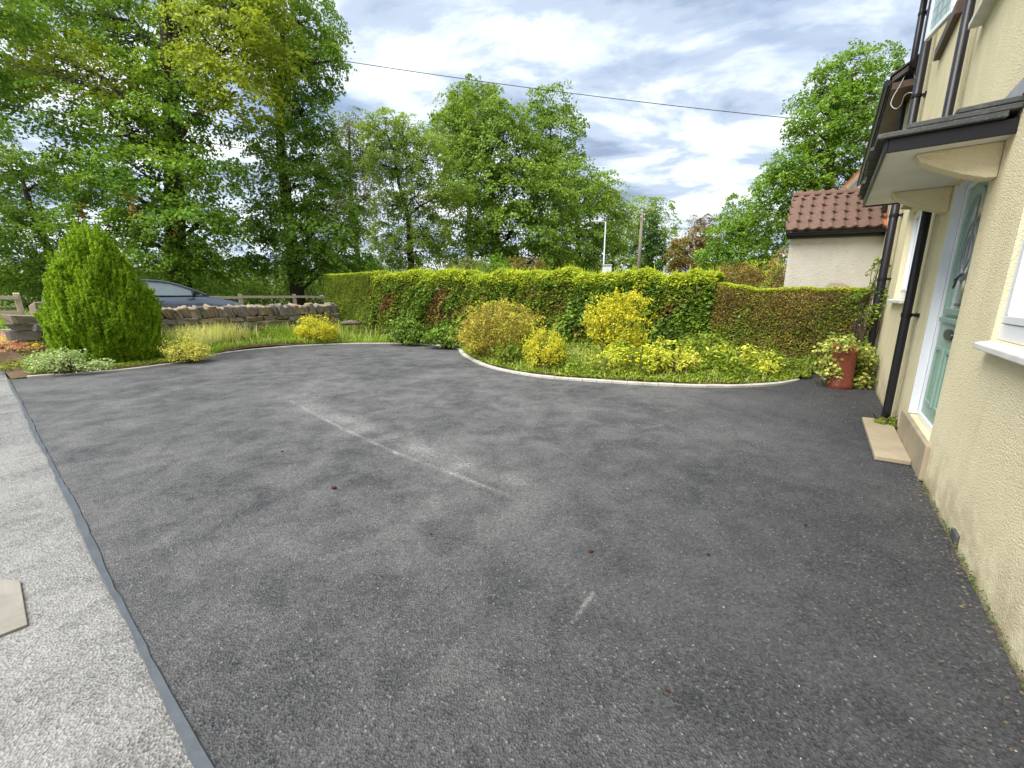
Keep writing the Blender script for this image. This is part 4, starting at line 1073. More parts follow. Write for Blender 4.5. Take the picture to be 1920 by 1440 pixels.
# ================================================================== FENCE
FQ, FG = 16.1, 0.56
def fence(label, posts, s0, s1, rails=(0.30, 0.66)):
    f = thing('post_and_rail_fence', label, 'fence', W((s0 + s1) / 2, FQ, FG), 'timber fences along the far verge')
    rg = np.random.default_rng(int(abs(s0) * 10) + 3)
    for s in posts:
        l = rg.normal() * 0.012
        MB().hexa([W(s - 0.055, FQ - 0.05, FG - 0.1), W(s - 0.055, FQ + 0.05, FG - 0.1), W(s + 0.055, FQ + 0.05, FG - 0.1), W(s + 0.055, FQ - 0.05, FG - 0.1), W(s - 0.055 + l, FQ - 0.05, FG + 0.80), W(s - 0.055 + l, FQ + 0.05, FG + 0.82), W(s + 0.055 + l, FQ + 0.05, FG + 0.82), W(s + 0.055 + l, FQ - 0.05, FG + 0.80)]).build('post', 'fence_wood', f, bevel=0.008)
    ends = [s0] + [p for p in posts if s0 < p < s1] + [s1]
    for h in rails:
        for a, b in zip(ends[:-1], ends[1:]):
            d0, d1 = rg.normal(size=2) * 0.008
            MB().hexa([W(a + 0.003, FQ - 0.09, FG + h + d0), W(a + 0.003, FQ - 0.052, FG + h + d0), W(b - 0.003, FQ - 0.052, FG + h + d1), W(b - 0.003, FQ - 0.09, FG + h + d1), W(a + 0.003, FQ - 0.09, FG + h + 0.085 + d0), W(a + 0.003, FQ - 0.052, FG + h + 0.085 + d0), W(b - 0.003, FQ - 0.052, FG + h + 0.085 + d1), W(b - 0.003, FQ - 0.09, FG + h + 0.085 + d1)]).build('rail', 'fence_wood', f, bevel=0.005)
fence('timber post and rail fence behind the parked car', [2.12, 3.92, 5.72, 7.52, 9.32, 11.1, 12.9], 2.12, 12.9)
fence('short timber fence end with two rails left of the conifer', [-4.4, -2.6, -0.95, 0.78], -4.4, 0.78)

# ================================================================== CAR
car = thing('parked_car', 'blue grey low car parked on the lane behind the stone wall', 'car', W(2.86, 13.42, 0.345))
CB = np.array(W(2.86, 13.42, 0.345))
def CP(x, y, z):
    x = x * 0.90
    return (CB[0] + x * D2[0] + y * N2[0], CB[1] + x * D2[1] + y * N2[1], CB[2] + z)
st = [(-2.12, 0.62, 0.42, 0.62, 0.72), (-2.05, 0.76, 0.26, 0.80, 0.93), (-1.75, 0.85, 0.22, 0.90, 1.00), (-1.2, 0.89, 0.20, 0.92, 1.00), (-0.4, 0.89, 0.20, 0.90, 0.97), (0.4, 0.89, 0.20, 0.88, 0.96), (0.85, 0.88, 0.20, 0.86, 0.96), (1.3, 0.87, 0.21, 0.80, 0.90), (1.75, 0.83, 0.23, 0.72, 0.80), (2.02, 0.74, 0.26, 0.62, 0.69), (2.14, 0.60, 0.34, 0.50, 0.56)]
vs = []; m_ = 0
for x, w, zb, zs, zt in st:
    half = [(0, zb), (w * 0.86, zb), (w * 0.97, zb + 0.10), (w, (zb + zs) / 2), (w * 0.985, zs), (w * 0.93, zs + (zt - zs) * 0.75), (w * 0.72, zt), (w * 0.35, zt + 0.015), (0, zt + 0.02)]
    ring = half + [(-y, z_) for y, z_ in reversed(half[1:-1])]
    m_ = len(ring); vs += [CP(x, y, z_) for y, z_ in ring]
fs = [(i * m_ + j, i * m_ + (j + 1) % m_, (i + 1) * m_ + (j + 1) % m_, (i + 1) * m_ + j) for i in range(len(st) - 1) for j in range(m_)] + [tuple(reversed(range(m_))), tuple((len(st) - 1) * m_ + j for j in range(m_))]
body = MB().add(vs, fs).build('body', 'car_paint', car, smooth=True)
# cabin: glass hull, roof, pillars
gl = [(-1.70, 0.70, 0.99, 0.0), (-1.25, 0.80, 0.97, 0.22), (-0.75, 0.82, 0.96, 0.345), (-0.2, 0.83, 0.95, 0.385), (0.25, 0.82, 0.95, 0.33), (0.65, 0.80, 0.955, 0.17), (1.02, 0.72, 0.955, 0.0)]
vs = []
for x, w, zb, h in gl:
    wt = w - 0.20 * min(h / 0.38, 1)
    vs += [CP(x, -w, zb), CP(x, -wt, zb + h * 0.92), CP(x, -wt * 0.6, zb + h), CP(x, wt * 0.6, zb + h), CP(x, wt, zb + h * 0.92), CP(x, w, zb)]
MB().add(vs, [(i * 6 + j, i * 6 + j + 1, (i + 1) * 6 + j + 1, (i + 1) * 6 + j) for i in range(6) for j in range(5)]).build('cabin_glass', 'car_glass', car, smooth=False)
vs = []; rr = gl[1:6]
for x, w, zb, h in rr:
    wt = w - 0.20 * min(h / 0.38, 1) + 0.012
    vs += [CP(x, -wt, zb + h * 0.92 + 0.004), CP(x, -wt * 0.6, zb + h + 0.02), CP(x, 0, zb + h + 0.028), CP(x, wt * 0.6, zb + h + 0.02), CP(x, wt, zb + h * 0.92 + 0.004)]
MB().add(vs, [(i * 5 + j, i * 5 + j + 1, (i + 1) * 5 + j + 1, (i + 1) * 5 + j) for i in range(1, 3) for j in range(4)]).build('roof', 'car_paint', car, smooth=True)
for sd_ in (-1, 1):
    pts = []
    for x, w, zb, h in gl:
        wt = w - 0.20 * min(h / 0.38, 1); pts.append(CP(x, sd_ * (wt + 0.008), zb + h * 0.94))
    MB().tube(catmull(pts, 0.12), 0.026, 8).build('roof_rail', 'car_paint', car, smooth=True)
    MB().tube([CP(-0.35, sd_ * 0.835, 0.95), CP(-0.45, sd_ * 0.645, 1.30)], 0.03, 6).build('pillar', 'rubber', car)
    MB().tube([CP(x, sd_ * (w + 0.006), zb + 0.006) for x, w, zb, h in gl], 0.014, 6).build('window_trim', 'rubber', car)
    mp = [CP(0.62 + a, sd_ * (0.93 + b_), 1.03 + c) for a, b_, c in ((0.09, -0.03, -0.05), (0.11, 0.13, -0.045), (-0.05, 0.15, -0.05), (-0.05, -0.03, -0.055), (0.06, -0.03, 0.05), (0.06, 0.12, 0.045), (-0.06, 0.14, 0.055), (-0.06, -0.03, 0.06))]
    mr_ = MB().hexa(mp).build('door_mirror', 'rubber', car, bevel=0.025)
    MB().tube([CP(0.62, sd_ * 0.85, 0.94), CP(0.62, sd_ * 0.94, 0.99)], 0.03, 6).build('mirror_arm', 'rubber', mr_)
    for xw in (-1.32, 1.33):
        ty = MB().tube([CP(xw, sd_ * 0.66, 0.315), CP(xw, sd_ * 0.68, 0.315), CP(xw, sd_ * 0.87, 0.315), CP(xw, sd_ * 0.895, 0.315)], [0.29, 0.318, 0.318, 0.29], 26).build('wheel', 'rubber', car, smooth=True)
        MB().tube([CP(xw, sd_ * 0.88, 0.315), CP(xw, sd_ * 0.902, 0.315)], [0.21, 0.19], 20).build('rim', 'alloy', ty)
    MB().hexa([CP(1.84, sd_ * 0.55, 0.60), CP(2.06, sd_ * 0.55, 0.56), CP(1.98, sd_ * 0.76, 0.58), CP(1.80, sd_ * 0.815, 0.62), CP(1.80, sd_ * 0.55, 0.74), CP(2.03, sd_ * 0.55, 0.665), CP(1.95, sd_ * 0.735, 0.68), CP(1.76, sd_ * 0.80, 0.74)]).build('headlight', 'lamp_clear', car, bevel=0.02)
    MB().hexa([CP(-2.10, sd_ * 0.45, 0.70), CP(-1.98, sd_ * 0.45, 0.70), CP(-1.90, sd_ * 0.80, 0.72), CP(-2.05, sd_ * 0.74, 0.72), CP(-2.09, sd_ * 0.45, 0.84), CP(-1.98, sd_ * 0.45, 0.84), CP(-1.88, sd_ * 0.80, 0.86), CP(-2.03, sd_ * 0.73, 0.85)]).build('tail_light', 'lamp_red', car, bevel=0.015)
    MB().tube([CP(-0.22, sd_ * 0.885, 0.84), CP(-0.22, sd_ * 0.91, 0.84), CP(-0.04, sd_ * 0.91, 0.845), CP(-0.04, sd_ * 0.885, 0.845)], 0.013, 6).build('door_handle', 'car_paint', car)
for xs_ in ((-0.15, -0.75), (-0.15, 0.35)):
    for y in (-0.36, 0.36):
        MB().box(CP(xs_[1], y, 0.98), (0.06 * D2[0], 0.06 * D2[1], 0), (0.2 * N2[0], 0.2 * N2[1], 0), (0, 0, 0.20)).build('seat', 'rubber', car, bevel=0.05)

# ================================================================== HEDGES
def q_of_u(u, s_off=0.0):
    qs = np.linspace(-0.7, 12.4, 400); ss_ = np.array([hedge_s(q) for q in qs]) + s_off
    x = ss_ * D2[0] + qs * N2[0]; y = ss_ * D2[1] + qs * N2[1]
    return float(qs[np.argmin(abs(960 + F * x / y * 1.0233 - u))])
def hedge_pts(q0, q1, depth, hf, zf, n, rng, dep_scale=0.06, lump=0.06, lo=0.0, hi=math.pi, power=0.42):
    """points over a clipped hedge: returns positions, outward normals"""
    th = np.linspace(0.0, math.pi, 220)
    cx = np.sign(np.cos(th)) * np.abs(np.cos(th)) ** power; cz = np.abs(np.sin(th)) ** power
    ll = np.concatenate([[0], np.cumsum(np.hypot(np.diff(cx) * depth / 2, np.diff(cz) * 1.7))])
    l0, l1 = np.interp(lo, th, ll), np.interp(hi, th, ll)
    t = np.interp(rng.uniform(l0, l1, n), ll, th)
    q = rng.uniform(q0, q1, n)
    x = np.interp(t, th, cx); z = np.interp(t, th, cz)
    H = np.array([hf(a) for a in q]); Z0 = np.array([zf(a) for a in q]); S0 = np.array([hedge_s(a) for a in q])
    nz = np.interp(t, th, np.gradient(-cx)) ; nx = np.interp(t, th, np.gradient(cz))
    nrm = np.stack([-(np.abs(nx) * np.sign(x)) , np.zeros(n), np.abs(nz) + 0.02], 1)
    nrm = unit(nrm)                                       # (s, q, z): front is -s
    wob = lump * (np.sin(q * 3.1 + z * 2) * np.cos(z * 5 + q) + 0.6 * np.sin(q * 7.3 + 1) * np.sin(z * 8 + 2) + 0.35 * np.sin(q * 17) * np.cos(z * 15 + q * 3))
    ins = -rng.exponential(dep_scale, n) + wob
    s = S0 + depth / 2 - x * depth / 2 + nrm[:, 0] * ins
    zz = Z0 + z * H + nrm[:, 2] * ins
    P = np.stack([s * D2[0] + q * N2[0], s * D2[1] + q * N2[1], zz], 1)
    Nw = np.stack([nrm[:, 0] * D2[0], nrm[:, 0] * D2[1], nrm[:, 2]], 1)
    return P, Nw, q, zz
def end_pts(q, sgn, depth, h, z0, n, rng, dep=0.06):
    s = hedge_s(q) + rng.uniform(0, depth, n); z = z0 + h * rng.random(n); qq = q + sgn * (-rng.exponential(dep, n) + 0.02 * np.sin(s * 9) * np.cos(z * 8))
    P = np.stack([s * D2[0] + qq * N2[0], s * D2[1] + qq * N2[1], z], 1)
    return P, np.tile(np.array([N2[0] * sgn, N2[1] * sgn, 0.15]), (n, 1))
def core(root, q0, q1, depth, hf, zf, inset=0.16):
    vs = []; qs = np.linspace(q0 + inset * 0.7, q1 - inset * 0.7, 40)
    for q in qs:
        s = hedge_s(q); h = hf(q); z0 = zf(q); j = 0.03 * math.sin(q * 9)
        for a, z in ((inset + j, -0.05), (inset - j, h * 0.5), (inset + 0.03, h - inset - 0.1), (depth / 2, h - inset), (depth - inset - 0.03, h - inset - 0.1), (depth - inset, -0.05)):
            vs.append(W(s + a, q, z0 + z))
    n = len(qs)
    MB().add(vs, [(i * 6 + j, i * 6 + j + 1, (i + 1) * 6 + j + 1, (i + 1) * 6 + j) for i in range(n - 1) for j in range(5)] + [tuple(range(6)), tuple(range(n * 6 - 1, n * 6 - 7, -1))]).build('woody_core', 'twig', root)
def zg(q): return float(terrain(7.5, q)) + 0.03
# heights read off the photograph
QB1, QB2 = q_of_u(690), q_of_u(1338)
hA = lambda q: 1.96 - zg(q)
hB = lambda q: float(np.interp(q, [QB2, 4, 6, QB1], [1.70, 1.80, 1.86, 1.97])) - zg(q) + 0.03 * math.sin(q * 2.2)
hC = lambda q: float(np.interp(q, [-0.6, 1.0, QB2], [1.40, 1.45, 1.52]))
# --- left block, finely clipped
rng = np.random.default_rng(41)
h1 = thing('clipped_hedge', 'finely clipped green hedge block at the left end by the stone wall', 'hedge', W(7.2, 11.3, 0.2), 'front garden hedges')
core(h1, QB1 + 0.01, 12.45, 0.9, hA, zg)
P, Nw, q, z = hedge_pts(QB1, 12.45, 0.9, hA, zg, 46000, rng, 0.045, 0.03, power=0.28)
P2, N2_ = end_pts(12.45, 1, 0.9, hA(12.4), zg(12.4), 14000, rng)
P3, N3_ = end_pts(QB1, -1, 0.9, hA(QB1), zg(QB1), 6000, rng)
P = np.concatenate([P, P2, P3]); Nw = np.concatenate([Nw, N2_, N3_])
sz = 0.042 * rng.uniform(0.6, 1.2, len(P))
foliage('leaves', leaf_verts(P, Nw * 0.8 + UP * 0.3 + rng.normal(size=P.shape) * 0.55, sz, sz * 0.6, rng), 'lf_hedge', h1)
P, Nw, q, z = hedge_pts(QB1, 12.45, 0.9, hA, zg, 7000, rng, 0.012, 0.02, 1.15, math.pi - 0.6, power=0.28)
sz = 0.045 * rng.uniform(0.6, 1.2, len(P))
foliage('new_growth', leaf_verts(P + UP * 0.015, Nw + UP * 0.4 + rng.normal(size=P.shape) * 0.6, sz, sz * 0.5, rng), 'lf_hedgetip', h1)
# --- long middle stretch, beech with ivy, dead patch
h2 = thing('mixed_hedge', 'long leafy mixed hedge with brown dead patches behind the yellow shrubs', 'hedge', W(8.4, 6, 0.1), 'front garden hedges')
core(h2, QB2 + 0.01, QB1 - 0.01, 1.0, hB, zg)
P, Nw, q, z = hedge_pts(QB2, QB1, 1.0, hB, zg, 110000, rng, 0.085, 0.10, power=0.40)
qd1, qd2 = q_of_u(818), q_of_u(725)
dead = (((q - qd1) / 0.55) ** 2 + ((z - 0.95) / 0.50) ** 2 + 0.45 * np.sin(q * 9 + z * 5) + 0.3 * np.sin(z * 17 + q * 6) < 0.75) | (((q - qd2) / 0.35) ** 2 + ((z - 1.15) / 0.28) ** 2 + 0.5 * np.sin(q * 11 + z * 7) < 0.7)
dead &= rng.random(len(q)) < 0.80
dead |= (np.sin(q * 3.7 + z * 2.2) * np.cos(z * 6.1 + q * 1.3) > 0.62) & (rng.random(len(q)) < 0.40) & (z < 1.45)
ivy = (np.sin(q * 1.9 + 0.6) * np.cos(z * 2.6 + q * 0.7) + 0.5 * np.sin(q * 5.3 + z * 4) > 0.02) & ~dead & (z < hB(5) - 0.22)
gr = ~dead & ~ivy
sz = 0.056 * rng.uniform(0.35, 1.55, len(P))
LN = Nw * 0.8 + UP * 0.35 + rng.normal(size=P.shape) * 0.6
foliage('leaves', leaf_verts(P[gr], LN[gr], sz[gr], sz[gr] * 0.68, rng), 'lf_hedge', h2)
foliage('ivy_leaves', leaf_verts(P[ivy] + Nw[ivy] * 0.03, LN[ivy], sz[ivy] * 1.25, sz[ivy] * 1.1, rng), 'lf_ivy', h2)
d_ = foliage('dead_leaves', leaf_verts(P[dead], LN[dead] + rng.normal(size=P[dead].shape) * 0.5, sz[dead] * 0.95, sz[dead] * 0.6, rng), 'lf_dead', h2)
d_['label'] = 'patch of rusty brown dead beech leaves'
P, Nw, q, z = hedge_pts(QB2, QB1, 1.0, hB, zg, 30000, rng, 0.02, 0.10, 0.75, math.pi - 0.5, power=0.40)
sel = rng.random(len(P)) < np.clip((z - (np.interp(q, [2, 6, 8, 10], [1.32, 1.34, 1.50, 1.60]) + 0.10 * np.sin(q * 2.7))) / 0.22, 0, 1)
P, Nw = P[sel], Nw[sel]
sz = 0.060 * rng.uniform(0.6, 1.3, len(P))
foliage('new_growth', leaf_verts(P + UP * 0.02 + rng.normal(size=P.shape) * 0.015, Nw + UP * 0.5 + rng.normal(size=P.shape) * 0.7, sz, sz * 0.55, rng), 'lf_hedgetip', h2)
# stray shoots standing out of the top
P, Nw, q, z = hedge_pts(QB2, QB1, 1.0, hB, zg, 900, rng, 0.02, 0.10, 1.0, 2.2, power=0.40)
foliage('stray_shoots', blades(P, rng.uniform(0.05, 0.20, len(P)), 0.016, rng, 0.5), 'lf_hedgetip', h2)
# bare twigs showing in the gaps
mb = MB()
P, Nw, q, z = hedge_pts(QB2, QB1, 1.0, hB, zg, 420, rng, 0.03, 0.05, 0.0, 0.9, power=0.40)
for p, nn in zip(P, Nw):
    d = unit(rng.normal(size=3) * 0.6 + UP * 0.5); L = rng.uniform(0.1, 0.35)
    mb.tube([p - d * L / 2 - nn * 0.04, p + rng.normal(size=3) * 0.02, p + d * L / 2], [0.004, 0.003, 0.002], 3, False)
mb.build('bare_twigs', 'twig', h2)
# --- right stretch: lower, brown and twiggy
h3 = thing('brown_hedge', 'low clipped hedge with brown twiggy face beside the house wall', 'hedge', W(8.9, 0.5, 0), 'front garden hedges')
core(h3, -0.52, QB2 - 0.01, 0.8, hC, lambda q: 0.0)
P, Nw, q, z = hedge_pts(-0.55, QB2, 0.8, hC, lambda q: 0.0, 60000, rng, 0.05, 0.03, power=0.30)
P2, N2_ = end_pts(QB2, 1, 0.8, 1.5, 0.0, 3000, rng); P = np.concatenate([P, P2]); Nw = np.concatenate([Nw, N2_]); z = np.concatenate([z, P2[:, 2]]); q = np.concatenate([q, np.full(len(P2), QB2)])
gsel = (0.6 * np.sin(q * 4.1 + z * 3) + 0.6 * np.cos(z * 6 + q * 2.2) + rng.normal(size=len(q)) * 0.7 > 0.15 + 0.5 * (z > 0.75))
LN = Nw * 0.7 + UP * 0.3 + rng.normal(size=P.shape) * 0.7
sz = 0.034 * rng.uniform(0.6, 1.25, len(P))
foliage('leaves', leaf_verts(P[gsel], LN[gsel], sz[gsel] * 1.15, sz[gsel] * 0.75, rng), 'lf_hedge', h3)
foliage('brown_leaves', leaf_verts(P[~gsel], LN[~gsel], sz[~gsel], sz[~gsel] * 0.55, rng), 'lf_brownhedge', h3)
P, Nw, q, z = hedge_pts(-0.55, QB2, 0.8, hC, lambda q: 0.0, 7000, rng, 0.012, 0.03, 1.15, math.pi - 0.6, power=0.30)
sz = 0.045 * rng.uniform(0.6, 1.2, len(P))
foliage('new_growth', leaf_verts(P + UP * 0.02, Nw + UP * 0.4 + rng.normal(size=P.shape) * 0.7, sz, sz * 0.45, rng), 'lf_hedgetip', h3)
mb = MB()
P, Nw, q, z = hedge_pts(-0.55, QB2, 0.8, hC, lambda q: 0.0, 700, rng, 0.02, 0.03, 0.0, 1.0, power=0.30)
for p, nn in zip(P, Nw):
    d = unit(rng.normal(size=3) * 0.5 + UP * 0.7); L = rng.uniform(0.06, 0.22)
    mb.tube([p - d * L / 2 - nn * 0.02, p + d * L / 2 + nn * 0.01], [0.0035, 0.002], 3, False)
mb.build('bare_twigs', 'twig', h3)

# ================================================================== LEFT BED
def gz_at(p): return tz(p[0], p[1]) + 0.05
def place(u, v, Y):
    p = at(u, v, Y); p[2] = gz_at(p); return p
# --- the conifer
rng = np.random.default_rng(51)
cb_ = gnd(213, 690, 0.06); cb_ = cb_ * np.array([1.12, 1.12, 0]) + np.array([0, 0, 0.05])
con = thing('golden_conifer', 'bushy bright green cone-shaped conifer at the left of the drive', 'conifer', cb_)
CHH, CR = 2.62, 0.71
def con_r(t): return CR * np.clip(0.80 + 0.75 * t, 0, 1) * np.clip(1 - np.clip(t - 0.30, 0, 1) / 0.70, 0, 1) ** 0.72 + 0.05
n = 2500
t = 1 - np.sqrt(rng.random(n)) * 0.995; t = np.clip(t + rng.normal(size=n) * 0.01, 0.0, 0.98); a = rng.uniform(0, 2 * np.pi, n)
lump = 1 + 0.12 * np.sin(3 * a + 5 * t) * np.cos(9 * t) + 0.10 * np.sin(7 * a + 2) * np.cos(13 * t + a)
dp = rng.random(n) ** 0.4 * 0.28 + 0.72
rad = con_r(t) * lump * dp
lean = np.stack([0.05 * t, 0.0 * t, 0 * t], 1)
outv = np.stack([np.cos(a), np.sin(a), np.zeros(n)], 1)
C = cb_ + outv * rad[:, None] + lean + UP * (t * (CHH - 0.22))[:, None]
ax = unit(UP * (1.1 + 0.5 * t[:, None]) + outv * (0.42 * (1 - 0.5 * t[:, None])) + rng.normal(size=(n, 3)) * 0.10)
Lp = rng.uniform(0.18, 0.36, n)
m = 84
f_ = rng.random((n, m)); side = unit(np.cross(ax[:, None], rng.normal(size=(n, m, 3))))
wid = (0.062 * (1 - f_ * 0.92))[..., None]
PP = C[:, None] + ax[:, None] * (f_ * Lp[:, None])[..., None] + side * wid * rng.random((n, m, 1))
td = unit(ax[:, None] + side * 0.55).reshape(-1, 3)
PP = PP.reshape(-1, 3); ll = rng.uniform(0.045, 0.085, len(PP))
foliage('foliage', leaf_verts(PP, rng.normal(size=PP.shape), ll, 0.017, rng, td, 0.05), 'lf_conifer', con)
mb = MB(); mb.tube([cb_ - UP * 0.05, cb_ + UP * 1.1, cb_ + UP * 2.0 + lean[0]], [0.07, 0.05, 0.02], 9)
for j in rng.choice(n, 160, replace=False):
    b0 = cb_ + UP * (C[j][2] - cb_[2]) * 0.55; mb.tube([b0, (b0 + C[j]) / 2 - UP * 0.03, C[j]], [0.016, 0.011, 0.005], 4, False)
mb.build('trunk', 'bark_dark', con, smooth=True)

p = gnd(128, 696, 0.05)
b_ = np.array([p[0], p[1], 0.06]); k_ = p[1] / F
shrub('variegated_shrub', 'low grey green variegated shrub at the foot of the conifer', b_, [(b_ + np.array([-0.36, 0.05, 0.14]), (0.30, 0.26, 0.20)), (b_ + np.array([-0.02, 0.0, 0.16]), (0.36, 0.28, 0.22)), (b_ + np.array([0.36, 0.12, 0.07]), (0.28, 0.2, 0.11))], 'lf_vari', 61, 0.042, 0.10, 12, 1.1)
# sedum and heather mats at the entrance
for (u, v, Y, rx, rz, mt, nm, lb, sd_) in ((62, 634, 8.8, 0.60, 0.20, 'lf_pink', 'heather_mat', 'pink flowering mat below the end of the stone wall', 62), (52, 658, 7.9, 0.60, 0.17, 'lf_sedum', 'sedum_mat', 'yellow green sedum mat at the drive entrance', 63), (14, 674, 7.5, 0.50, 0.15, 'lf_pink', 'heather_mat', 'reddish pink mat at the far left edge of the bed', 64), (48, 690, 7.0, 0.50, 0.09, 'lf_ground', 'creeping_plant', 'low green creeper at the left corner of the drive', 65)):
    p = at(u, v, Y); zt = tz(p[0], p[1]) + 0.03
    b2 = np.array([p[0], p[1], zt])
    shrub(nm, lb, b2, [(b2 + np.array([0, 0, max(0.03, p[2] - zt - 0.08)]), (rx, rx * 0.8, rz)), (b2 + np.array([-0.25, 0.1, 0.04]), (rx * 0.7, rx * 0.6, rz))], mt, sd_, 0.03, 0.09, 14, 1.3, cat='plant', stems=3)
p = at(350, 660, 8.05); b2 = np.array([p[0], p[1], 0.06])
shrub('golden_mound', 'pale golden rounded shrub beside the conifer', b2, [(b2 + np.array([0.0, 0, 0.18]), (0.36, 0.34, 0.25)), (b2 + np.array([0.22, 0.0, 0.10]), (0.25, 0.25, 0.17))], 'lf_lemon', 66, 0.035, 0.08, 13, 1.1, shoots=60)
p = at(593, 630, 11.25); b2 = np.array([p[0], p[1], tz(p[0], p[1]) + 0.06])
shrub('golden_mound', 'bright yellow rounded shrub at the back of the drive', b2, [(b2 + np.array([0.0, 0, 0.26]), (0.52, 0.5, 0.38)), (b2 + np.array([0.22, 0.0, 0.18]), (0.36, 0.36, 0.27)), (b2 + np.array([-0.25, 0.0, 0.16]), (0.34, 0.36, 0.24))], 'lf_gold', 67, 0.045, 0.10, 13, 1.1, shoots=80)
p = at(482, 606, 11.6); b2 = np.array([p[0], p[1], tz(p[0], p[1]) + 0.04])
shrub('small_shrub', 'small dark green shrub against the stone wall', b2, [(b2 + np.array([0.0, 0, 0.25]), (0.40, 0.35, 0.32))], 'lf_hedge', 68, 0.045, 0.10, 12, 1.1)
p = at(560, 606, 12.0); b2 = np.array([p[0], p[1], tz(p[0], p[1]) + 0.04])
shrub('small_shrub', 'upright green weed in front of the stone wall by the yellow mound', b2, [(b2 + np.array([0.0, 0, 0.25]), (0.16, 0.16, 0.34))], 'lf_grass', 69, 0.05, 0.08, 10, 1.1)
# ivy spilling at the foot of the hedge, left
for (u, v, Y, rx, rz, lb, sd_) in ((760, 622, 11.0, 0.55, 0.42, 'dark ivy mound spilling from the hedge by the back kerb', 70), (835, 628, 10.3, 0.55, 0.34, 'low ivy at the foot of the hedge behind the kerb corner', 71)):
    p = at(u, v, Y); b2 = np.array([p[0], p[1], 0.05])
    shrub('ivy_clump', lb, b2, [(b2 + np.array([0.0, 0, rz * 0.6]), (rx, 0.4, rz)), (b2 + np.array([0.35, -0.1, rz * 0.3]), (rx * 0.7, 0.35, rz * 0.6))], 'lf_ivy', sd_, 0.075, 0.14, 10, 1.0, asp=0.9, cat='plant')

# grasses of the left bed
rng = np.random.default_rng(71)
kA = np.array([SQ(*p) for p in KA]); ordr = np.argsort(kA[:, 0])
def kerbA_q(s): return np.interp(s, kA[ordr, 0], kA[ordr, 1])
def bed_left(n):
    s = rng.uniform(0.4, 7.3, n); q = rng.uniform(9.0, 11.95, n)
    hs = np.array([hedge_s(b) for b in q])
    ok = (q > kerbA_q(s) + 0.075) & (s < hs + 0.05)
    s, q = s[ok], q[ok]
    P = np.stack([s * D2[0] + q * N2[0], s * D2[1] + q * N2[1], terrain(s, q) + 0.05], 1)
    return P, s, q
P, s, q = bed_left(52000)
kk = (s > 2.2) & (rng.random(len(s)) < 0.9)
P, s, q = P[kk], s[kk], q[kk]
patch = np.sin(s * 2.1 + 0.5) * np.cos(q * 2.4) + rng.normal(size=len(s)) * 0.35
straw = (np.exp(-((s - 3.45) / 0.85) ** 2) * (q > kerbA_q(s) + 0.45) + 0.25 * patch > 0.55) | (rng.random(len(s)) < 0.05)
hgt = np.where(straw, rng.uniform(0.22, 0.46, len(s)), rng.uniform(0.06, 0.20, len(s)) * (1 + 0.7 * (np.sin(s * 3 + q) > 0.3)))
near = np.clip((q - kerbA_q(s) - 0.1) / 0.5, 0.5, 1); hgt = hgt * near
g1 = foliage('meadow_grass', blades(P[~straw], hgt[~straw], 0.011, rng, 0.45), 'lf_grass', None, W(4, 11.3, 0.1)); g1['kind'] = 'stuff'
tag(g1, 'rough green grass covering the left bed', 'grass')
g2 = foliage('straw_grass', blades(P[straw], hgt[straw], 0.010, rng, 0.40), 'lf_straw', None, W(3.4, 11.3, 0.1)); g2['kind'] = 'stuff'
tag(g2, 'tall pale straw coloured grass in front of the stone wall', 'grass')
P, s, q = bed_left(34000)
kk = (s < 2.6) | (rng.random(len(s)) < 0.3)
P = P[kk] + UP * rng.uniform(0, 0.05, kk.sum())[:, None]
sz = 0.035 * rng.uniform(0.5, 1.3, len(P))
g3 = foliage('ground_cover', leaf_verts(P, UP + rng.normal(size=P.shape) * 0.5, sz, sz * 0.7, rng), 'lf_ground', None, W(1.5, 11, 0.1)); g3['kind'] = 'stuff'
tag(g3, 'low green ground cover among the left bed plants', 'ground cover')
# a fallen log by the hedge foot
p0, p1 = at(640, 607, 12.1), at(676, 606, 11.8)
lg = MB().tube([p0, (p0 + p1) / 2 + UP * 0.03, p1], [0.06, 0.075, 0.05], 10).build('old_log', 'bark_grey', None, (p0 + p1) / 2, smooth=True)
tag(lg, 'weathered log lying at the foot of the clipped hedge block', 'log')

# ================================================================== MIDDLE BED
def bshrub(nm, lb, u, vbase, vtop, Y, rpx, mt, seed, leaf, spray, m, dens=1.0, lob=None, **k):
    p = at(u, vbase, Y); b2 = np.array([p[0], p[1], 0.07]); top = at(u, vtop, Y)[2]
    H = top - 0.07; r = rpx * Y / F
    L = [(b2 + np.array([0, 0, H * 0.62]), (r, r * 0.85, H * 0.40)), (b2 + np.array([-r * 0.35, 0.05, H * 0.40]), (r * 0.72, r * 0.7, H * 0.36)), (b2 + np.array([r * 0.4, -0.05, H * 0.38]), (r * 0.65, r * 0.65, H * 0.34))] if lob is None else [(b2 + np.array([a * r, b * r, c * H]), (rx * r, rx * r * 0.9, rz * H)) for a, b, c, rx, rz in lob]
    return shrub(nm, lb, b2, L, mt, seed, leaf, spray, m, dens, **k)
bshrub('bronze_spiraea', 'rounded bronze and yellow spiraea shrub near the kerb corner', 938, 688, 566, 8.3, 74, 'lf_bronze', 81, 0.038, 0.13, 16, 1.4, parts=[('yellow_tips', 'lf_goldgreen', 0.42, 10, 0.036, 0.08)], shoots=170, stems=10, tw=0.8)
bshrub('golden_spiraea', 'small golden shrub between the two larger yellow bushes', 1020, 703, 622, 6.95, 36, 'lf_gold', 82, 0.036, 0.10, 14, 1.15, tw=0.8, stems=7, shoots=70)
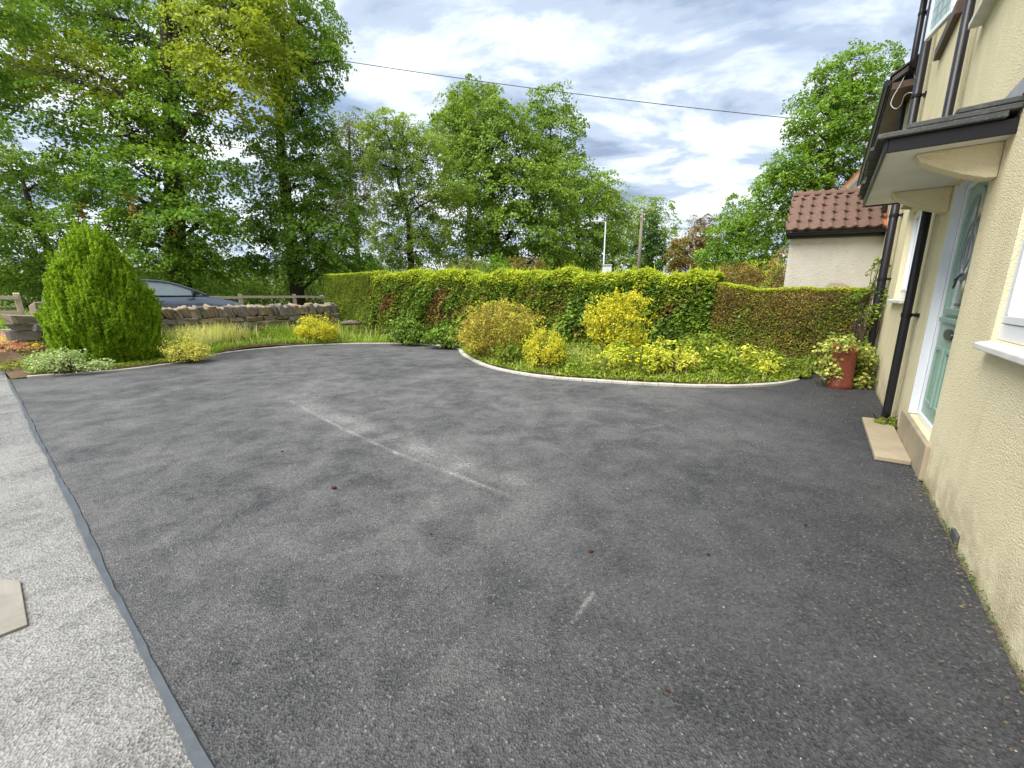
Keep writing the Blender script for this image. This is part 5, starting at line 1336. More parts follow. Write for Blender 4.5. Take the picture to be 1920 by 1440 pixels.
bshrub('golden_privet', 'tall bright golden privet bush against the middle of the hedge', 1150, 690, 545, 7.4, 60, 'lf_gold', 83, 0.045, 0.12, 13, 1.15, lob=[(0, 0, 0.55, 0.85, 0.30), (0.45, 0, 0.78, 0.45, 0.22), (-0.62, 0, 0.62, 0.38, 0.22), (-0.1, 0, 0.84, 0.35, 0.16), (0.2, 0, 0.32, 0.7, 0.22)], stems=8, tw=0.8, shoots=130)
bshrub('cream_leaved_shrub', 'pale yellow and peach leaved plant right of the golden privet', 1264, 712, 640, 6.35, 34, 'lf_goldgreen', 84, 0.075, 0.12, 8, 0.9, parts=[('peach_leaves', 'lf_peach', 0.25, 6, 0.085, 0.10)], asp=0.42)
bshrub('spotted_laurel', 'glossy yellow green spotted laurel near the brown hedge', 1375, 708, 640, 6.55, 60, 'lf_goldgreen', 85, 0.085, 0.14, 8, 0.75, asp=0.4, parts=[('green_leaves', 'lf_ivy', 0.55, 8, 0.08, 0.13)], lob=[(0, 0, 0.55, 0.55, 0.38), (0.7, 0, 0.4, 0.5, 0.34), (-0.65, 0, 0.45, 0.5, 0.35)])
bshrub('leafy_shrub', 'deep green leafy shoot growing out of the brown hedge', 1390, 640, 566, 7.6, 26, 'lf_ivy', 86, 0.07, 0.10, 8, 0.9, lob=[(0, 0, 0.80, 0.8, 0.14), (0.2, 0, 0.62, 0.7, 0.12)])
bshrub('leafy_shrub', 'mid green leafy plant between golden privet and spotted laurel', 1315, 690, 622, 7.3, 40, 'lf_ground', 87, 0.06, 0.12, 9, 0.9)
bshrub('creeping_shrub', 'green leafy plant under the spotted laurel by the kerb end', 1455, 712, 672, 6.6, 30, 'lf_ivy', 88, 0.05, 0.10, 9, 0.9)
# orange poppies: a clump of stalks with flowers
def flower_clump(nm, lb, u, v, Y, w, n, seed, mt):
    rg = np.random.default_rng(seed); p = at(u, v, Y); b2 = np.array([p[0], p[1], 0.06])
    root = thing(nm, lb, 'flowers', b2)
    Pt = b2 + np.stack([rg.normal(size=n) * w, rg.normal(size=n) * w * 0.6, rg.uniform(0.22, 0.42, n)], 1)
    mb = MB()
    for t in Pt: mb.tube([np.array([t[0], t[1], 0.05]) + rg.normal(size=3) * 0.02 * np.array([1, 1, 0]), t], [0.003, 0.002], 3, False)
    mb.build('stalks', 'lf_ground', root)
    C = np.repeat(Pt, 5, 0); aa = np.tile(np.arange(5) * 2 * np.pi / 5, n) + np.repeat(rg.random(n) * 6, 5)
    o = np.stack([np.cos(aa), np.sin(aa), np.full(len(aa), 0.25)], 1)
    foliage('petals', leaf_verts(C + o * 0.016, UP + o * 0.5, 0.034, 0.028, rg, o), mt, root)
    B = b2 + np.stack([rg.normal(size=n * 14) * w * 1.1, rg.normal(size=n * 14) * w * 0.7, rg.uniform(0.02, 0.24, n * 14)], 1)
    foliage('leaves', leaf_verts(B, UP + rg.normal(size=B.shape) * 0.7, 0.05, 0.022, rg), 'lf_ground', root)
flower_clump('orange_flowers', 'clump of orange poppies under the golden privet', 1165, 700, 6.75, 0.16, 26, 91, 'fl_orange')
flower_clump('orange_flowers', 'scattered orange poppies in front of the cream leaved plant', 1200, 715, 6.3, 0.24, 18, 92, 'fl_orange')
rng = np.random.default_rng(95)
p = at(1128, 705, 6.45); Pb = np.array([p[0], p[1], 0.06]) + np.stack([rng.normal(size=70) * 0.10, rng.normal(size=70) * 0.10, np.zeros(70)], 1)
wg = foliage('wispy_grass', blades(Pb, rng.uniform(0.2, 0.44, 70), 0.004, rng, 0.5), 'lf_airy', None, Pb[0]); tag(wg, 'wispy thin grass tuft before the golden privet', 'grass')
# ground cover
kB = np.array([SQ(*p) for p in KB]); ordb = np.argsort(kB[:, 1])
def kerbB_s(q): return np.interp(q, kB[ordb, 1], kB[ordb, 0])
def bed_mid(n):
    q = rng.uniform(0.05, 7.4, n); s = rng.uniform(5.4, 8.7, n)
    ok = (s > kerbB_s(q) + 0.10) & (s < np.array([hedge_s(b) for b in q]) + 0.1)
    s, q = s[ok], q[ok]
    return np.stack([s * D2[0] + q * N2[0], s * D2[1] + q * N2[1], np.full(len(s), 0.05)], 1), s, q
P, s, q = bed_mid(60000)
kp = rng.random(len(s)) < 0.35 + 0.65 * (np.sin(s * 6.3 + q * 2.1) * np.cos(q * 5.2) > -0.25)
P, s, q = P[kp], s[kp], q[kp]
hum = 0.5 + 0.5 * np.sin(s * 4 + q * 2) * np.cos(q * 3.1)
edge = np.clip((s - kerbB_s(q) - 0.08) / 0.5, 0.15, 1)
P = P + UP * (rng.random(len(P)) * (0.05 + 0.26 * hum) * edge)[:, None]
sz = 0.042 * rng.uniform(0.4, 1.7, len(P))
dk = (np.sin(s * 5.1 + 1.3) * np.cos(q * 4.3 + s) + 0.4 * rng.normal(size=len(s))) > 0.25
g6 = foliage('dark_ground_cover', leaf_verts(P[dk], UP + rng.normal(size=P[dk].shape) * 0.7, sz[dk], sz[dk] * 0.8, rng), 'lf_hedge', None, W(6.5, 3.5, 0.05)); g6['kind'] = 'stuff'
tag(g6, 'darker patches of creeping leaves in the middle bed', 'ground cover')
P, sz = P[~dk], sz[~dk]
g4 = foliage('ground_cover', leaf_verts(P, UP + rng.normal(size=P.shape) * 0.6, sz, sz * 0.65, rng), 'lf_ground', None, W(6.5, 3.5, 0.05)); g4['kind'] = 'stuff'
tag(g4, 'low leafy ground cover and weeds in the middle bed', 'ground cover')
P, s, q = bed_mid(20000)
dry = rng.random(len(s)) < 0.22
g7 = foliage('dry_grass', blades(P[dry], rng.uniform(0.08, 0.30, dry.sum()) * np.clip((s[dry] - kerbB_s(q[dry])) / 0.6, 0.35, 1), 0.007, rng, 0.5), 'lf_straw', None, W(6.5, 3.5, 0.05)); g7['kind'] = 'stuff'
tag(g7, 'thin dry straw stalks scattered through the middle bed', 'grass')
P, s, q = P[~dry], s[~dry], q[~dry]
g5 = foliage('weed_grass', blades(P, rng.uniform(0.05, 0.20, len(P)) * np.clip((s - kerbB_s(q)) / 0.5, 0.4, 1), 0.009, rng, 0.5), 'lf_grass', None, W(6.5, 3.5, 0.05)); g5['kind'] = 'stuff'
tag(g5, 'thin weedy grass in the middle bed', 'grass')

rw = np.random.default_rng(120)
for k in range(24):
    qq = rw.uniform(0.5, 6.6); sm = float(kerbB_s(qq)); ss2 = rw.uniform(sm + 0.3, max(sm + 0.5, min(sm + 1.7, hedge_s(qq) - 0.2)))
    b2 = np.array(W(ss2, qq, 0.06)); hh = rw.uniform(0.20, 0.55); rr2 = rw.uniform(0.13, 0.28)
    shrub('leafy_weed', 'small self sown leafy weed among the middle bed ground cover', b2, [(b2 + UP * hh * 0.55, (rr2, rr2, hh * 0.5))], ('lf_ground', 'lf_hedge', 'lf_goldgreen', 'lf_grass')[k % 4], 500 + k, rw.uniform(0.035, 0.075), 0.07, 7, 0.9, cat='weed', group='weeds in the middle bed', asp=rw.uniform(0.3, 0.7), stems=3, shoots=25)

# ================================================================== PLANTER
pb = gnd(1573, 726)
pot = thing('chimney_pot_planter', 'tall red terracotta pot with trailing plants by the house wall', 'planter', pb)
PR = [(r * 0.88, z) for r, z in [(0.175, 0.0), (0.182, 0.02), (0.180, 0.06), (0.168, 0.08), (0.162, 0.25), (0.158, 0.50), (0.164, 0.512), (0.166, 0.535), (0.157, 0.548), (0.158, 0.565), (0.168, 0.575), (0.168, 0.605), (0.158, 0.61), (0.135, 0.61), (0.130, 0.53)]]
MB().lathe(pb, PR, 32).build('pot', 'terracotta', pot, smooth=True)
MB().lathe(pb, [(0.0, 0.545), (0.116, 0.540)], 20).build('compost', 'soil', pot)
def trail(nm, lb, C0, lobes, seed, mt, leaf):
    return shrub(nm, lb, C0, lobes, mt, seed, leaf, 0.09, 9, 1.0, cat='plant', asp=0.85, droop=0.5, parts=[('dark_leaves', 'lf_ivy', 0.35, 6, leaf, 0.08)])
c0 = pb + np.array([0.05, 0.10, 0])
trail('variegated_trailer', 'variegated pale leaved plant draping round the red pot', np.array([c0[0], c0[1], 0.0]), [(c0 + np.array([0.06, 0.10, 0.63]), (0.28, 0.18, 0.11)), (c0 + np.array([-0.20, 0.08, 0.42]), (0.13, 0.14, 0.22)), (c0 + np.array([0.34, 0.10, 0.36]), (0.20, 0.20, 0.30)), (c0 + np.array([-0.20, -0.10, 0.28]), (0.10, 0.12, 0.20)), (c0 + np.array([-0.10, -0.22, 0.58]), (0.12, 0.08, 0.06)), (c0 + np.array([0.16, -0.18, 0.52]), (0.06, 0.08, 0.14)), (c0 + np.array([0.20, -0.2, 0.12]), (0.12, 0.10, 0.12))], 97, 'lf_vari2', 0.042)
c1 = np.array(W(8.0, -0.45, 0.0))
shrub('evergreen_shrub', 'dark green bush filling the corner behind the red pot', c1, [(c1 + np.array([0, 0, 0.30]), (0.26, 0.30, 0.30))], 'lf_ivy', 98, 0.05, 0.10, 10, 1.0)
# climber on the drainpipe and the weed at the pipe's foot
c2 = np.array(W(8.42, QW + 0.22, 0.02)); z1_ = 1.28
cl = shrub('climber', 'leafy green climber round the drainpipe above the brown hedge', c2, [(np.array(W(8.45, QW + 0.18, z1_)), (0.16, 0.22, 0.16)), (np.array(W(8.75, QW + 0.20, z1_ + 0.05)), (0.18, 0.2, 0.12)), (np.array(W(8.60, QW + 0.14, z1_ + 0.42)), (0.08, 0.08, 0.30)), (np.array(W(8.25, QW + 0.16, z1_ - 0.25)), (0.10, 0.14, 0.16))], 'lf_ground', 99, 0.065, 0.10, 6, 0.55, cat='plant', parts=[('dark_leaves', 'lf_ivy', 0.6, 6, 0.065, 0.1)], asp=0.4)
c3 = np.array(W(5.40, QW + 0.07, 0.0))
shrub('wall_weed', 'small green weed at the foot of the black drainpipe', c3, [(c3 + UP * 0.05, (0.10, 0.06, 0.05))], 'lf_ground', 100, 0.05, 0.05, 6, 1.0, cat='plant', asp=0.4, stems=2)

# ================================================================== BEHIND THE HEDGE
def far_shrub(nm, lb, u, v, Y, ru, rv, mt, seed, leaf=0.09, spray=0.25, m=12, dens=1.0, grp='garden shrubs beyond the hedge', extra=()):
    c = at(u, v, Y); k = Y / F; z0 = tz(c[0], c[1]); b2 = np.array([c[0], c[1], z0])
    L = [(np.array([c[0], c[1], c[2]]), (ru * k, ru * k * 0.9, rv * k))]
    hz = c[2] - z0
    L.append((np.array([c[0], c[1], z0 + hz * 0.45]), (ru * k * 0.9, ru * k * 0.8, hz * 0.5)))
    for du, dv, r1, r2 in extra:
        L.append((at(u + du, v + dv, Y - 0.2), (r1 * k, r1 * k, r2 * k)))
    return shrub(nm, lb, b2, L, mt, seed, leaf, spray, m, dens, group=grp, inner=0.6)
far_shrub('clipped_bush', 'grey green domed bush showing above the hedge left of centre', 880, 508, 15.5, 44, 22, 'lf_airy', 111, 0.07, 0.2, 14, 1.3)
far_shrub('clipped_bush', 'bright green domed bush beside the grey green dome', 928, 506, 14.8, 34, 24, 'lf_lime', 112, 0.07, 0.2, 14, 1.3)
far_shrub('bronze_bush', 'domed bronze brown bush showing over the hedge near the outbuilding', 1378, 517, 11.5, 50, 20, 'lf_copper', 113, 0.055, 0.16, 14, 1.2, extra=((30, 4, 25, 14),))
far_shrub('yellow_bush', 'yellow green bush between the bronze bush and the outbuilding', 1428, 508, 12.2, 40, 18, 'lf_hedgetip', 114, 0.06, 0.18, 10, 0.9)
far_shrub('red_shrub', 'reddish orange shrub against the outbuilding corner', 1466, 498, 10.6, 22, 34, 'lf_red', 115, 0.055, 0.15, 10, 0.9, extra=((10, -22, 12, 14),))
far_shrub('brown_bush', 'dull brown green bush right of the bright green dome', 985, 505, 17, 40, 22, 'lf_copper', 116, 0.08, 0.22, 12, 1.0)

# ================================================================== TREES
def T(u, v, Y): return at(u, v, Y)
def trunk_px(pts, Y, r0, r1, to_ground=True):
    P = [T(u, v, Y) for u, v in pts]
    b0 = P[0].copy(); b0[2] = tz(b0[0], b0[1]) - 0.1
    P = [b0] + P
    n = len(P)
    return [(p, r0 + (r1 - r0) * i / (n - 1)) for i, p in enumerate(P)]
def LB(Y, *L):
    return [px_lobe(u, v, Y + dy, ru, rv, ry) for u, v, ru, rv, dy, ry in L]
# big lime on the left
tree('lime_tree', 'large spreading lime tree directly behind the conifer and car', trunk_px([(330, 480), (326, 330), (320, 180), (312, 40), (305, -90)], 15.2, 0.36, 0.14),
     LB(15.2, (130, 150, 120, 55, -0.5, 1.6), (55, 95, 75, 45, 0.3, 1.4), (250, 70, 100, 60, 0.8, 1.7), (300, -50, 210, 90, 0.5, 2.5), (430, 90, 95, 75, -1.0, 1.6), (470, 20, 70, 70, -0.3, 1.5), (440, 172, 62, 36, -1.3, 1.2),
        (215, 235, 120, 48, -1.2, 1.6), (330, 235, 80, 50, 0.6, 1.5), (150, 330, 80, 42, -0.6, 1.4), (280, 330, 110, 48, -1.6, 1.6), (385, 320, 62, 42, -0.6, 1.3),
        (200, 420, 90, 42, -0.5, 1.5), (330, 420, 110, 46, -1.4, 1.5), (400, 412, 58, 38, -0.6, 1.2), (300, 490, 120, 40, -0.6, 1.4), (400, 490, 70, 38, 0.2, 1.2), (120, 30, 90, 50, 1.2, 1.6), (330, 150, 70, 45, -0.3, 1.2)),
     'lf_lime', 'bark_dark', 201, 0.135, 0.50, 13, 0.62, 0.45, limb_r=0.10, twigs=0.25, pale=(4, 5, 6, 0),
     extra=[('dead_sprig', 'lf_seed', [T(247, 375, 13.3), T(250, 390, 13.3), T(238, 360, 13.3), T(252, 402, 13.3)], 0.09, 30, 0.10), ('dead_sprig', 'lf_dead', [T(150, 385, 13.6), T(152, 402, 13.6), T(330, 425, 13.4), T(333, 440, 13.4)], 0.07, 22, 0.10)])
# second lime
tree('lime_tree', 'tall lime tree standing between the big lime and the pale airy tree', trunk_px([(552, 500), (540, 400), (528, 300), (522, 180), (530, 60)], 18.0, 0.30, 0.10),
     LB(18.0, (575, 40, 52, 55, 0, 1.4), (520, 30, 60, 70, 0.5, 1.5), (598, 120, 42, 42, -0.5, 1.1), (632, 112, 14, 18, -0.8, 0.4), (545, 140, 60, 55, -0.6, 1.4), (570, 205, 55, 45, -0.8, 1.3), (530, 265, 75, 42, -0.5, 1.5), (600, 290, 48, 48, -0.4, 1.3), (560, 345, 75, 42, -0.9, 1.5), (620, 385, 50, 50, -0.5, 1.3),
        (520, 410, 70, 42, -0.6, 1.4), (590, 430, 80, 42, -1.2, 1.5), (640, 468, 46, 38, -0.8, 1.2), (540, 480, 90, 38, -0.8, 1.5), (650, 505, 60, 28, -0.5, 1.2)),
     'lf_lime2', 'bark_dark', 202, 0.135, 0.48, 13, 0.68, 0.45, limb_r=0.08, twigs=0.25)
# left edge trees
tree('ash_tree', 'dark leafy tree at the far left edge behind the short fence', trunk_px([(92, 470), (60, 400), (40, 330)], 15.5, 0.16, 0.05),
     LB(15.5, (25, 320, 50, 45, 0, 1.3), (70, 345, 40, 40, 0.3, 1.1), (20, 410, 60, 40, -0.5, 1.3), (80, 440, 55, 45, 0, 1.2), (10, 480, 70, 45, -0.3, 1.4), (80, 505, 60, 40, 0.4, 1.3), (-60, 400, 80, 90, 0.5, 2.0), (-70, 250, 70, 80, 0.5, 1.8)),
     'lf_lime2', 'bark_dark', 203, 0.12, 0.42, 11, 0.55, 0.4, limb_r=0.05, twigs=0.4)
tree('overhanging_tree', 'tree whose leafy twigs hang in at the upper left corner', trunk_px([(-330, 400), (-260, 200), (-180, 60)], 13.0, 0.22, 0.10),
     LB(13.0, (-160, 100, 110, 90, 0, 2.0), (-30, 130, 45, 40, -0.3, 1.0), (10, 205, 28, 26, -0.4, 0.6), (-80, -20, 110, 60, 0, 1.6), (10, 20, 40, 30, -0.3, 0.8)),
     'lf_lime2', 'bark_dark', 204, 0.13, 0.42, 9, 0.5, 0.3, limb_r=0.06)
# pale airy tree
tree('airy_tree', 'pale thin-leaved tree with a single slim trunk showing sky through it', trunk_px([(670, 470), (661, 400), (656, 330), (655, 270), (654, 225)], 24.0, 0.17, 0.04),
     LB(24.0, (655, 250, 40, 38, 0, 1.2), (635, 305, 42, 42, -0.5, 1.3), (682, 300, 40, 45, 0.3, 1.3), (628, 370, 40, 42, 0.2, 1.3), (690, 370, 40, 42, -0.3, 1.3), (655, 420, 55, 40, 0, 1.5)),
     'lf_airy', 'bark_grey', 205, 0.11, 0.45, 8, 0.85, 0.15, limb_r=0.045, twigs=0.8)
# light green multi-stem tree
tree('multi_stem_tree', 'light green tree with forked dark stems left of the big central tree', trunk_px([(771, 495), (768, 440), (765, 405), (748, 345), (738, 280)], 22.0, 0.20, 0.05),
     LB(22.0, (715, 245, 40, 32, 0, 1.1), (765, 262, 40, 45, 0.2, 1.2), (720, 310, 38, 36, -0.3, 1.1), (800, 300, 50, 45, -0.2, 1.3), (845, 352, 42, 24, -0.8, 0.9), (790, 365, 42, 34, -0.4, 1.1), (735, 385, 36, 34, 0, 1.0), (800, 430, 48, 42, -0.3, 1.3), (765, 470, 62, 38, -0.5, 1.4), (720, 440, 32, 30, 0, 0.9)),
     'lf_light', 'bark_dark', 206, 0.115, 0.42, 11, 0.80, 0.35, limb_r=0.06, twigs=0.5)
# central trees
tree('sycamore_tree', 'broad dense sycamore in the centre with a round leafy crown', trunk_px([(930, 470), (925, 400), (920, 330), (915, 270)], 26.0, 0.34, 0.12),
     LB(26.0, (905, 215, 60, 40, 0, 1.6), (860, 265, 50, 45, 0.5, 1.6), (930, 275, 80, 50, -0.8, 2.0), (985, 310, 55, 45, -0.3, 1.6), (885, 335, 60, 45, -0.5, 1.7), (955, 355, 80, 48, -1.5, 2.0), (1015, 380, 65, 48, -0.8, 1.8), (880, 410, 65, 45, -0.8, 1.8), (960, 430, 85, 45, -1.8, 2.0), (1040, 450, 58, 48, -1.0, 1.7), (900, 475, 85, 36, -1.0, 1.9), (1000, 490, 80, 34, -1.2, 1.9)),
     'lf_mid', 'bark_dark', 207, 0.19, 0.62, 13, 0.72, 0.5, limb_r=0.11, twigs=0.2)
tree('background_tree', 'tall tree top rising behind the left of the central sycamore', trunk_px([(880, 450), (878, 300)], 34.0, 0.32, 0.12),
     LB(34.0, (885, 178, 38, 26, 0, 1.5), (850, 200, 28, 28, 0, 1.3), (900, 215, 50, 40, 0.5, 2), (870, 260, 60, 50, 0.5, 2.2)), 'lf_mid', 'bark_dark', 208, 0.22, 0.75, 11, 0.6, 0.45, twigs=0.3)
tree('background_tree', 'tall rounded tree top rising behind the right of the central sycamore', trunk_px([(1040, 450), (1038, 320)], 34.0, 0.34, 0.12),
     LB(34.0, (1030, 195, 42, 30, 0, 1.6), (1052, 240, 44, 34, -0.5, 1.7), (1010, 250, 40, 36, 0.3, 1.6), (1045, 285, 45, 28, -0.3, 1.6), (1030, 330, 60, 40, 0.5, 2)), 'lf_mid', 'bark_dark', 209, 0.22, 0.75, 11, 0.62, 0.45, twigs=0.3)
tree('roadside_tree', 'drooping roadside tree right of the central sycamore', trunk_px([(1085, 480), (1082, 400)], 29.0, 0.28, 0.10),
     LB(29.0, (1075, 335, 48, 36, 0, 1.6), (1105, 365, 42, 38, -0.5, 1.5), (1065, 395, 50, 40, -0.8, 1.6), (1120, 420, 45, 40, -0.3, 1.5), (1085, 455, 60, 40, -0.8, 1.8), (1060, 490, 60, 30, -0.5, 1.7)), 'lf_mid', 'bark_dark', 210, 0.19, 0.62, 12, 0.7, 0.5, limb_r=0.08, twigs=0.2)
tree('roadside_tree', 'pale roadside tree behind the street lamp', trunk_px([(1150, 490), (1148, 420)], 36.0, 0.26, 0.10),
     LB(36.0, (1135, 350, 34, 26, 0, 1.6), (1150, 390, 36, 34, -0.5, 1.6), (1165, 440, 32, 40, 0, 1.5), (1130, 445, 40, 38, -0.5, 1.7), (1145, 490, 50, 28, -0.5, 1.8)), 'lf_light', 'bark_dark', 211, 0.22, 0.70, 11, 0.62, 0.45, limb_r=0.08, twigs=0.25)
tree('distant_tree', 'light green distant tree behind the telegraph pole', trunk_px([(1220, 480), (1218, 420)], 46.0, 0.28, 0.10),
     LB(46.0, (1208, 388, 26, 20, 0, 1.6), (1232, 395, 26, 24, 0, 1.6), (1245, 430, 28, 26, 0, 1.6), (1190, 440, 24, 30, 0, 1.6), (1250, 475, 32, 28, 0, 1.8)), 'lf_light', 'bark_dark', 212, 0.26, 0.8, 9, 0.55, 0.4, limb_r=0.09, twigs=0.3)
tree('ivy_clad_tree', 'dark ivy clad tree just right of the telegraph pole', trunk_px([(1214, 480), (1214, 430)], 42.0, 0.30, 0.12),
     LB(42.0, (1214, 430, 20, 26, 0, 1.4), (1205, 475, 26, 34, 0, 1.7), (1228, 480, 24, 30, 0, 1.6)), 'lf_dark', 'bark_dark', 213, 0.20, 0.6, 12, 0.9, 0.55, twigs=0.2)
tree('copper_tree', 'copper brown tree to the right of the telegraph pole', trunk_px([(1300, 490), (1298, 460)], 30.0, 0.16, 0.06),
     LB(30.0, (1318, 440, 30, 30, 0, 1.3), (1285, 470, 32, 30, 0, 1.4), (1330, 480, 36, 30, 0, 1.4), (1295, 500, 40, 20, 0, 1.5)), 'lf_copper', 'bark_dark', 214, 0.15, 0.5, 11, 0.8, 0.5, twigs=0.25)
tree('garden_tree', 'rounded mid green tree left of the outbuilding roof', trunk_px([(1392, 490), (1392, 450)], 25.0, 0.18, 0.07),
     LB(25.0, (1390, 400, 34, 30, 0, 1.2), (1365, 435, 42, 36, -0.3, 1.4), (1420, 430, 40, 36, 0.3, 1.4), (1395, 475, 65, 34, -0.3, 1.8), (1345, 480, 34, 28, 0, 1.3)), 'lf_lime2', 'bark_dark', 215, 0.15, 0.50, 12, 0.72, 0.5, twigs=0.25)
tree('tall_ash_tree', 'tall bright green tree rising behind the outbuilding on the right', trunk_px([(1560, 420), (1556, 330), (1560, 250), (1575, 180)], 21.0, 0.26, 0.08),
     LB(21.0, (1605, 135, 62, 36, 0, 1.6), (1560, 160, 46, 36, 0.4, 1.4), (1640, 180, 50, 50, 0.4, 1.5), (1540, 205, 50, 34, -0.4, 1.4), (1600, 215, 60, 45, -0.6, 1.6), (1530, 255, 48, 30, -0.3, 1.4), (1600, 280, 60, 40, -0.4, 1.6), (1545, 300, 60, 36, -0.3, 1.5), (1480, 312, 45, 26, -0.5, 1.2), (1450, 345, 40, 26, -0.4, 1.1), (1500, 360, 55, 34, -0.2, 1.4), (1455, 400, 42, 34, 0.2, 1.3), (1570, 360, 70, 40, 0.5, 1.8), (1490, 425, 55, 40, 0.4, 1.5)),
     'lf_lime', 'bark_dark', 216, 0.14, 0.46, 11, 0.62, 0.45, limb_r=0.08, twigs=0.3)
# undergrowth behind the fence
und = [(40, 520, 17.5, 90, 40, 'lf_lime2'), (170, 520, 18.5, 90, 45, 'lf_dark'), (310, 515, 19.0, 90, 48, 'lf_lime2'), (420, 520, 20.0, 80, 42, 'lf_lime2'), (500, 525, 20.5, 70, 36, 'lf_mid'), (590, 515, 21.0, 70, 42, 'lf_lime2'), (660, 500, 22.0, 55, 40, 'lf_lime2'), (715, 505, 24.0, 45, 26, 'lf_light'), (830, 505, 24.0, 60, 28, 'lf_mid'), (1080, 505, 30.0, 60, 22, 'lf_dark')]
unl = ['behind the short left fence', 'hidden behind the conifer', 'behind the car roof', 'behind the car bonnet', 'above the fence left of the hedge block', 'behind the hedge block corner', 'under the airy tree', 'pale and low left of the forked tree', 'right of the forked tree', 'under the roadside trees']
for i, ((u, v, Y, ru, rv, mt), lb) in enumerate(zip(und, unl)):
    far_shrub('undergrowth_bush', 'dense green bush ' + lb, u, v, Y, ru, rv, mt, 300 + i, 0.13, 0.36, 13, 0.9, 'bushes beyond the lane')
# verge grass along the fence
rng = np.random.default_rng(320)
n = 16000; s = rng.uniform(-6, 16, n); q = rng.uniform(15.5, 18.5, n)
P = np.stack([s * D2[0] + q * N2[0], s * D2[1] + q * N2[1], terrain(s, q) - 0.06], 1)
vg = foliage('verge_grass', blades(P, rng.uniform(0.10, 0.32, n), 0.022, rng, 0.4), 'lf_grass', None, W(5, 16.5, 0.55)); vg['kind'] = 'stuff'
tag(vg, 'long grass of the verge along the timber fence', 'grass')
# far woodland
n = 26000; x = rng.uniform(-150, 130, n); y = rng.uniform(95, 130, n); hgt = 5.5 + 2.2 * np.sin(x * 0.12) + 1.6 * np.sin(x * 0.31 + 1) + 1.0 * np.sin(x * 0.83)
P = np.stack([x, y, 1 + hgt * np.sqrt(rng.random(n))], 1)
fw = foliage('far_woodland', leaf_verts(P, UP + rng.normal(size=P.shape) * 0.8, rng.uniform(0.7, 1.5, n), rng.uniform(0.6, 1.2, n), rng), 'lf_far', None, (0, 110, 1)); fw['kind'] = 'stuff'
tag(fw, 'far strip of woodland on the horizon', 'woodland')

# ================================================================== POLES AND WIRES
lp = at(1131, 508, 25.0); lp[2] = tz(lp[0], lp[1]) - 0.1; ltop = at(1137, 416, 25.0)
ltop[0] = lp[0] + (ltop[0] - lp[0]) * 0.25; ltop[1] = 25.0
lamp = thing('street_lamp', 'slim grey street lamp with a short arm beside the pale roadside tree', 'street lamp', lp)
MB().tube([lp, lp + UP * 1.4, lp + UP * 1.45, ltop], [0.09, 0.09, 0.055, 0.04], 12).build('column', 'galvanised', lamp, smooth=True)
MB().tube([ltop - UP * 0.02, ltop + np.array([-0.25, 0, 0.02])], 0.03, 8).build('arm', 'galvanised', lamp)
MB().hexa([ltop + np.array(a) for a in ((-0.80, -0.09, 0.0), (-0.22, -0.11, -0.02), (-0.22, 0.11, -0.02), (-0.80, 0.09, 0.0), (-0.76, -0.06, 0.07), (-0.24, -0.08, 0.11), (-0.24, 0.08, 0.11), (-0.76, 0.06, 0.07))]).build('lantern', 'galvanised', lamp, bevel=0.02)
cab = at(1137, 512, 24.0); zc = tz(cab[0], cab[1])
cbx = thing('roadside_cabinet', 'pale grey box with a domed lid at the foot of the street lamp', 'cabinet', (cab[0], cab[1], zc))
ct = at(1137, 496, 24.0)[2]
MB().box((cab[0], cab[1], (zc + ct) / 2 - 0.05), (0.24, 0, 0), (0, 0.2, 0), (0, 0, (ct - zc) / 2 - 0.05)).build('case', 'white_plastic', cbx, bevel=0.02)
MB().box((cab[0], cab[1], ct - 0.05), (0.27, 0, 0), (0, 0.23, 0), (0, 0, 0.05)).build('lid', 'galvanised', cbx, bevel=0.03)
pp = at(1196, 508, 33.0); pp[2] = tz(pp[0], pp[1]) - 0.1; ptop = at(1203, 396, 33.0); ptop[0] = pp[0] + 0.06
pole = thing('telegraph_pole', 'brown wooden telegraph pole right of the street lamp', 'telegraph pole', pp)
MB().tube([pp, (pp + ptop) / 2, ptop], [0.14, 0.125, 0.10], 12).build('pole', 'pole_wood', pole, smooth=True)
MB().lathe(ptop, [(0.13, -0.02), (0.13, 0.02), (0.0, 0.08)], 12).build('cap', 'galvanised', pole)
for k in range(3):
    b0 = ptop + np.array([0.14 * (-1) ** k, -0.13, -0.25 - 0.16 * k]); MB().lathe(b0, [(0.0, -0.06), (0.045, -0.05), (0.03, 0.0), (0.045, 0.03), (0.0, 0.06)], 10).build('insulator', 'white_plastic', pole)
def wire(lb, a, b, sag, r, grp='overhead wires'):
    a, b = np.array(a), np.array(b); P = [a + (b - a) * t - UP * sag * 4 * t * (1 - t) for t in np.linspace(0, 1, 40)]
    o = MB().tube(P, r, 5).build('overhead_wire', 'wire_black', None, (a + b) / 2, smooth=True)
    tag(o, lb, 'wire', grp)
wire('long single overhead wire crossing the sky from the limes to the ash tree', at(330, 62, 26), at(1590, 232, 25.5), 0.35, 0.018)
wire('upper thin wire running from the upper left to the telegraph pole', at(-60, 95, 11.5), ptop - UP * 0.25, 0.25, 0.009)
wire('middle thin wire running from the upper left to the telegraph pole', at(-60, 101, 11.6), ptop - UP * 0.41, 0.32, 0.009)
wire('lowest wire entering at the left edge above the conifer', at(-60, 180, 11.5), ptop - UP * 0.57, 0.15, 0.011)
wire('thin wire running right from the telegraph pole past the copper tree', ptop - UP * 0.3, at(1640, 440, 40), 0.3, 0.014)

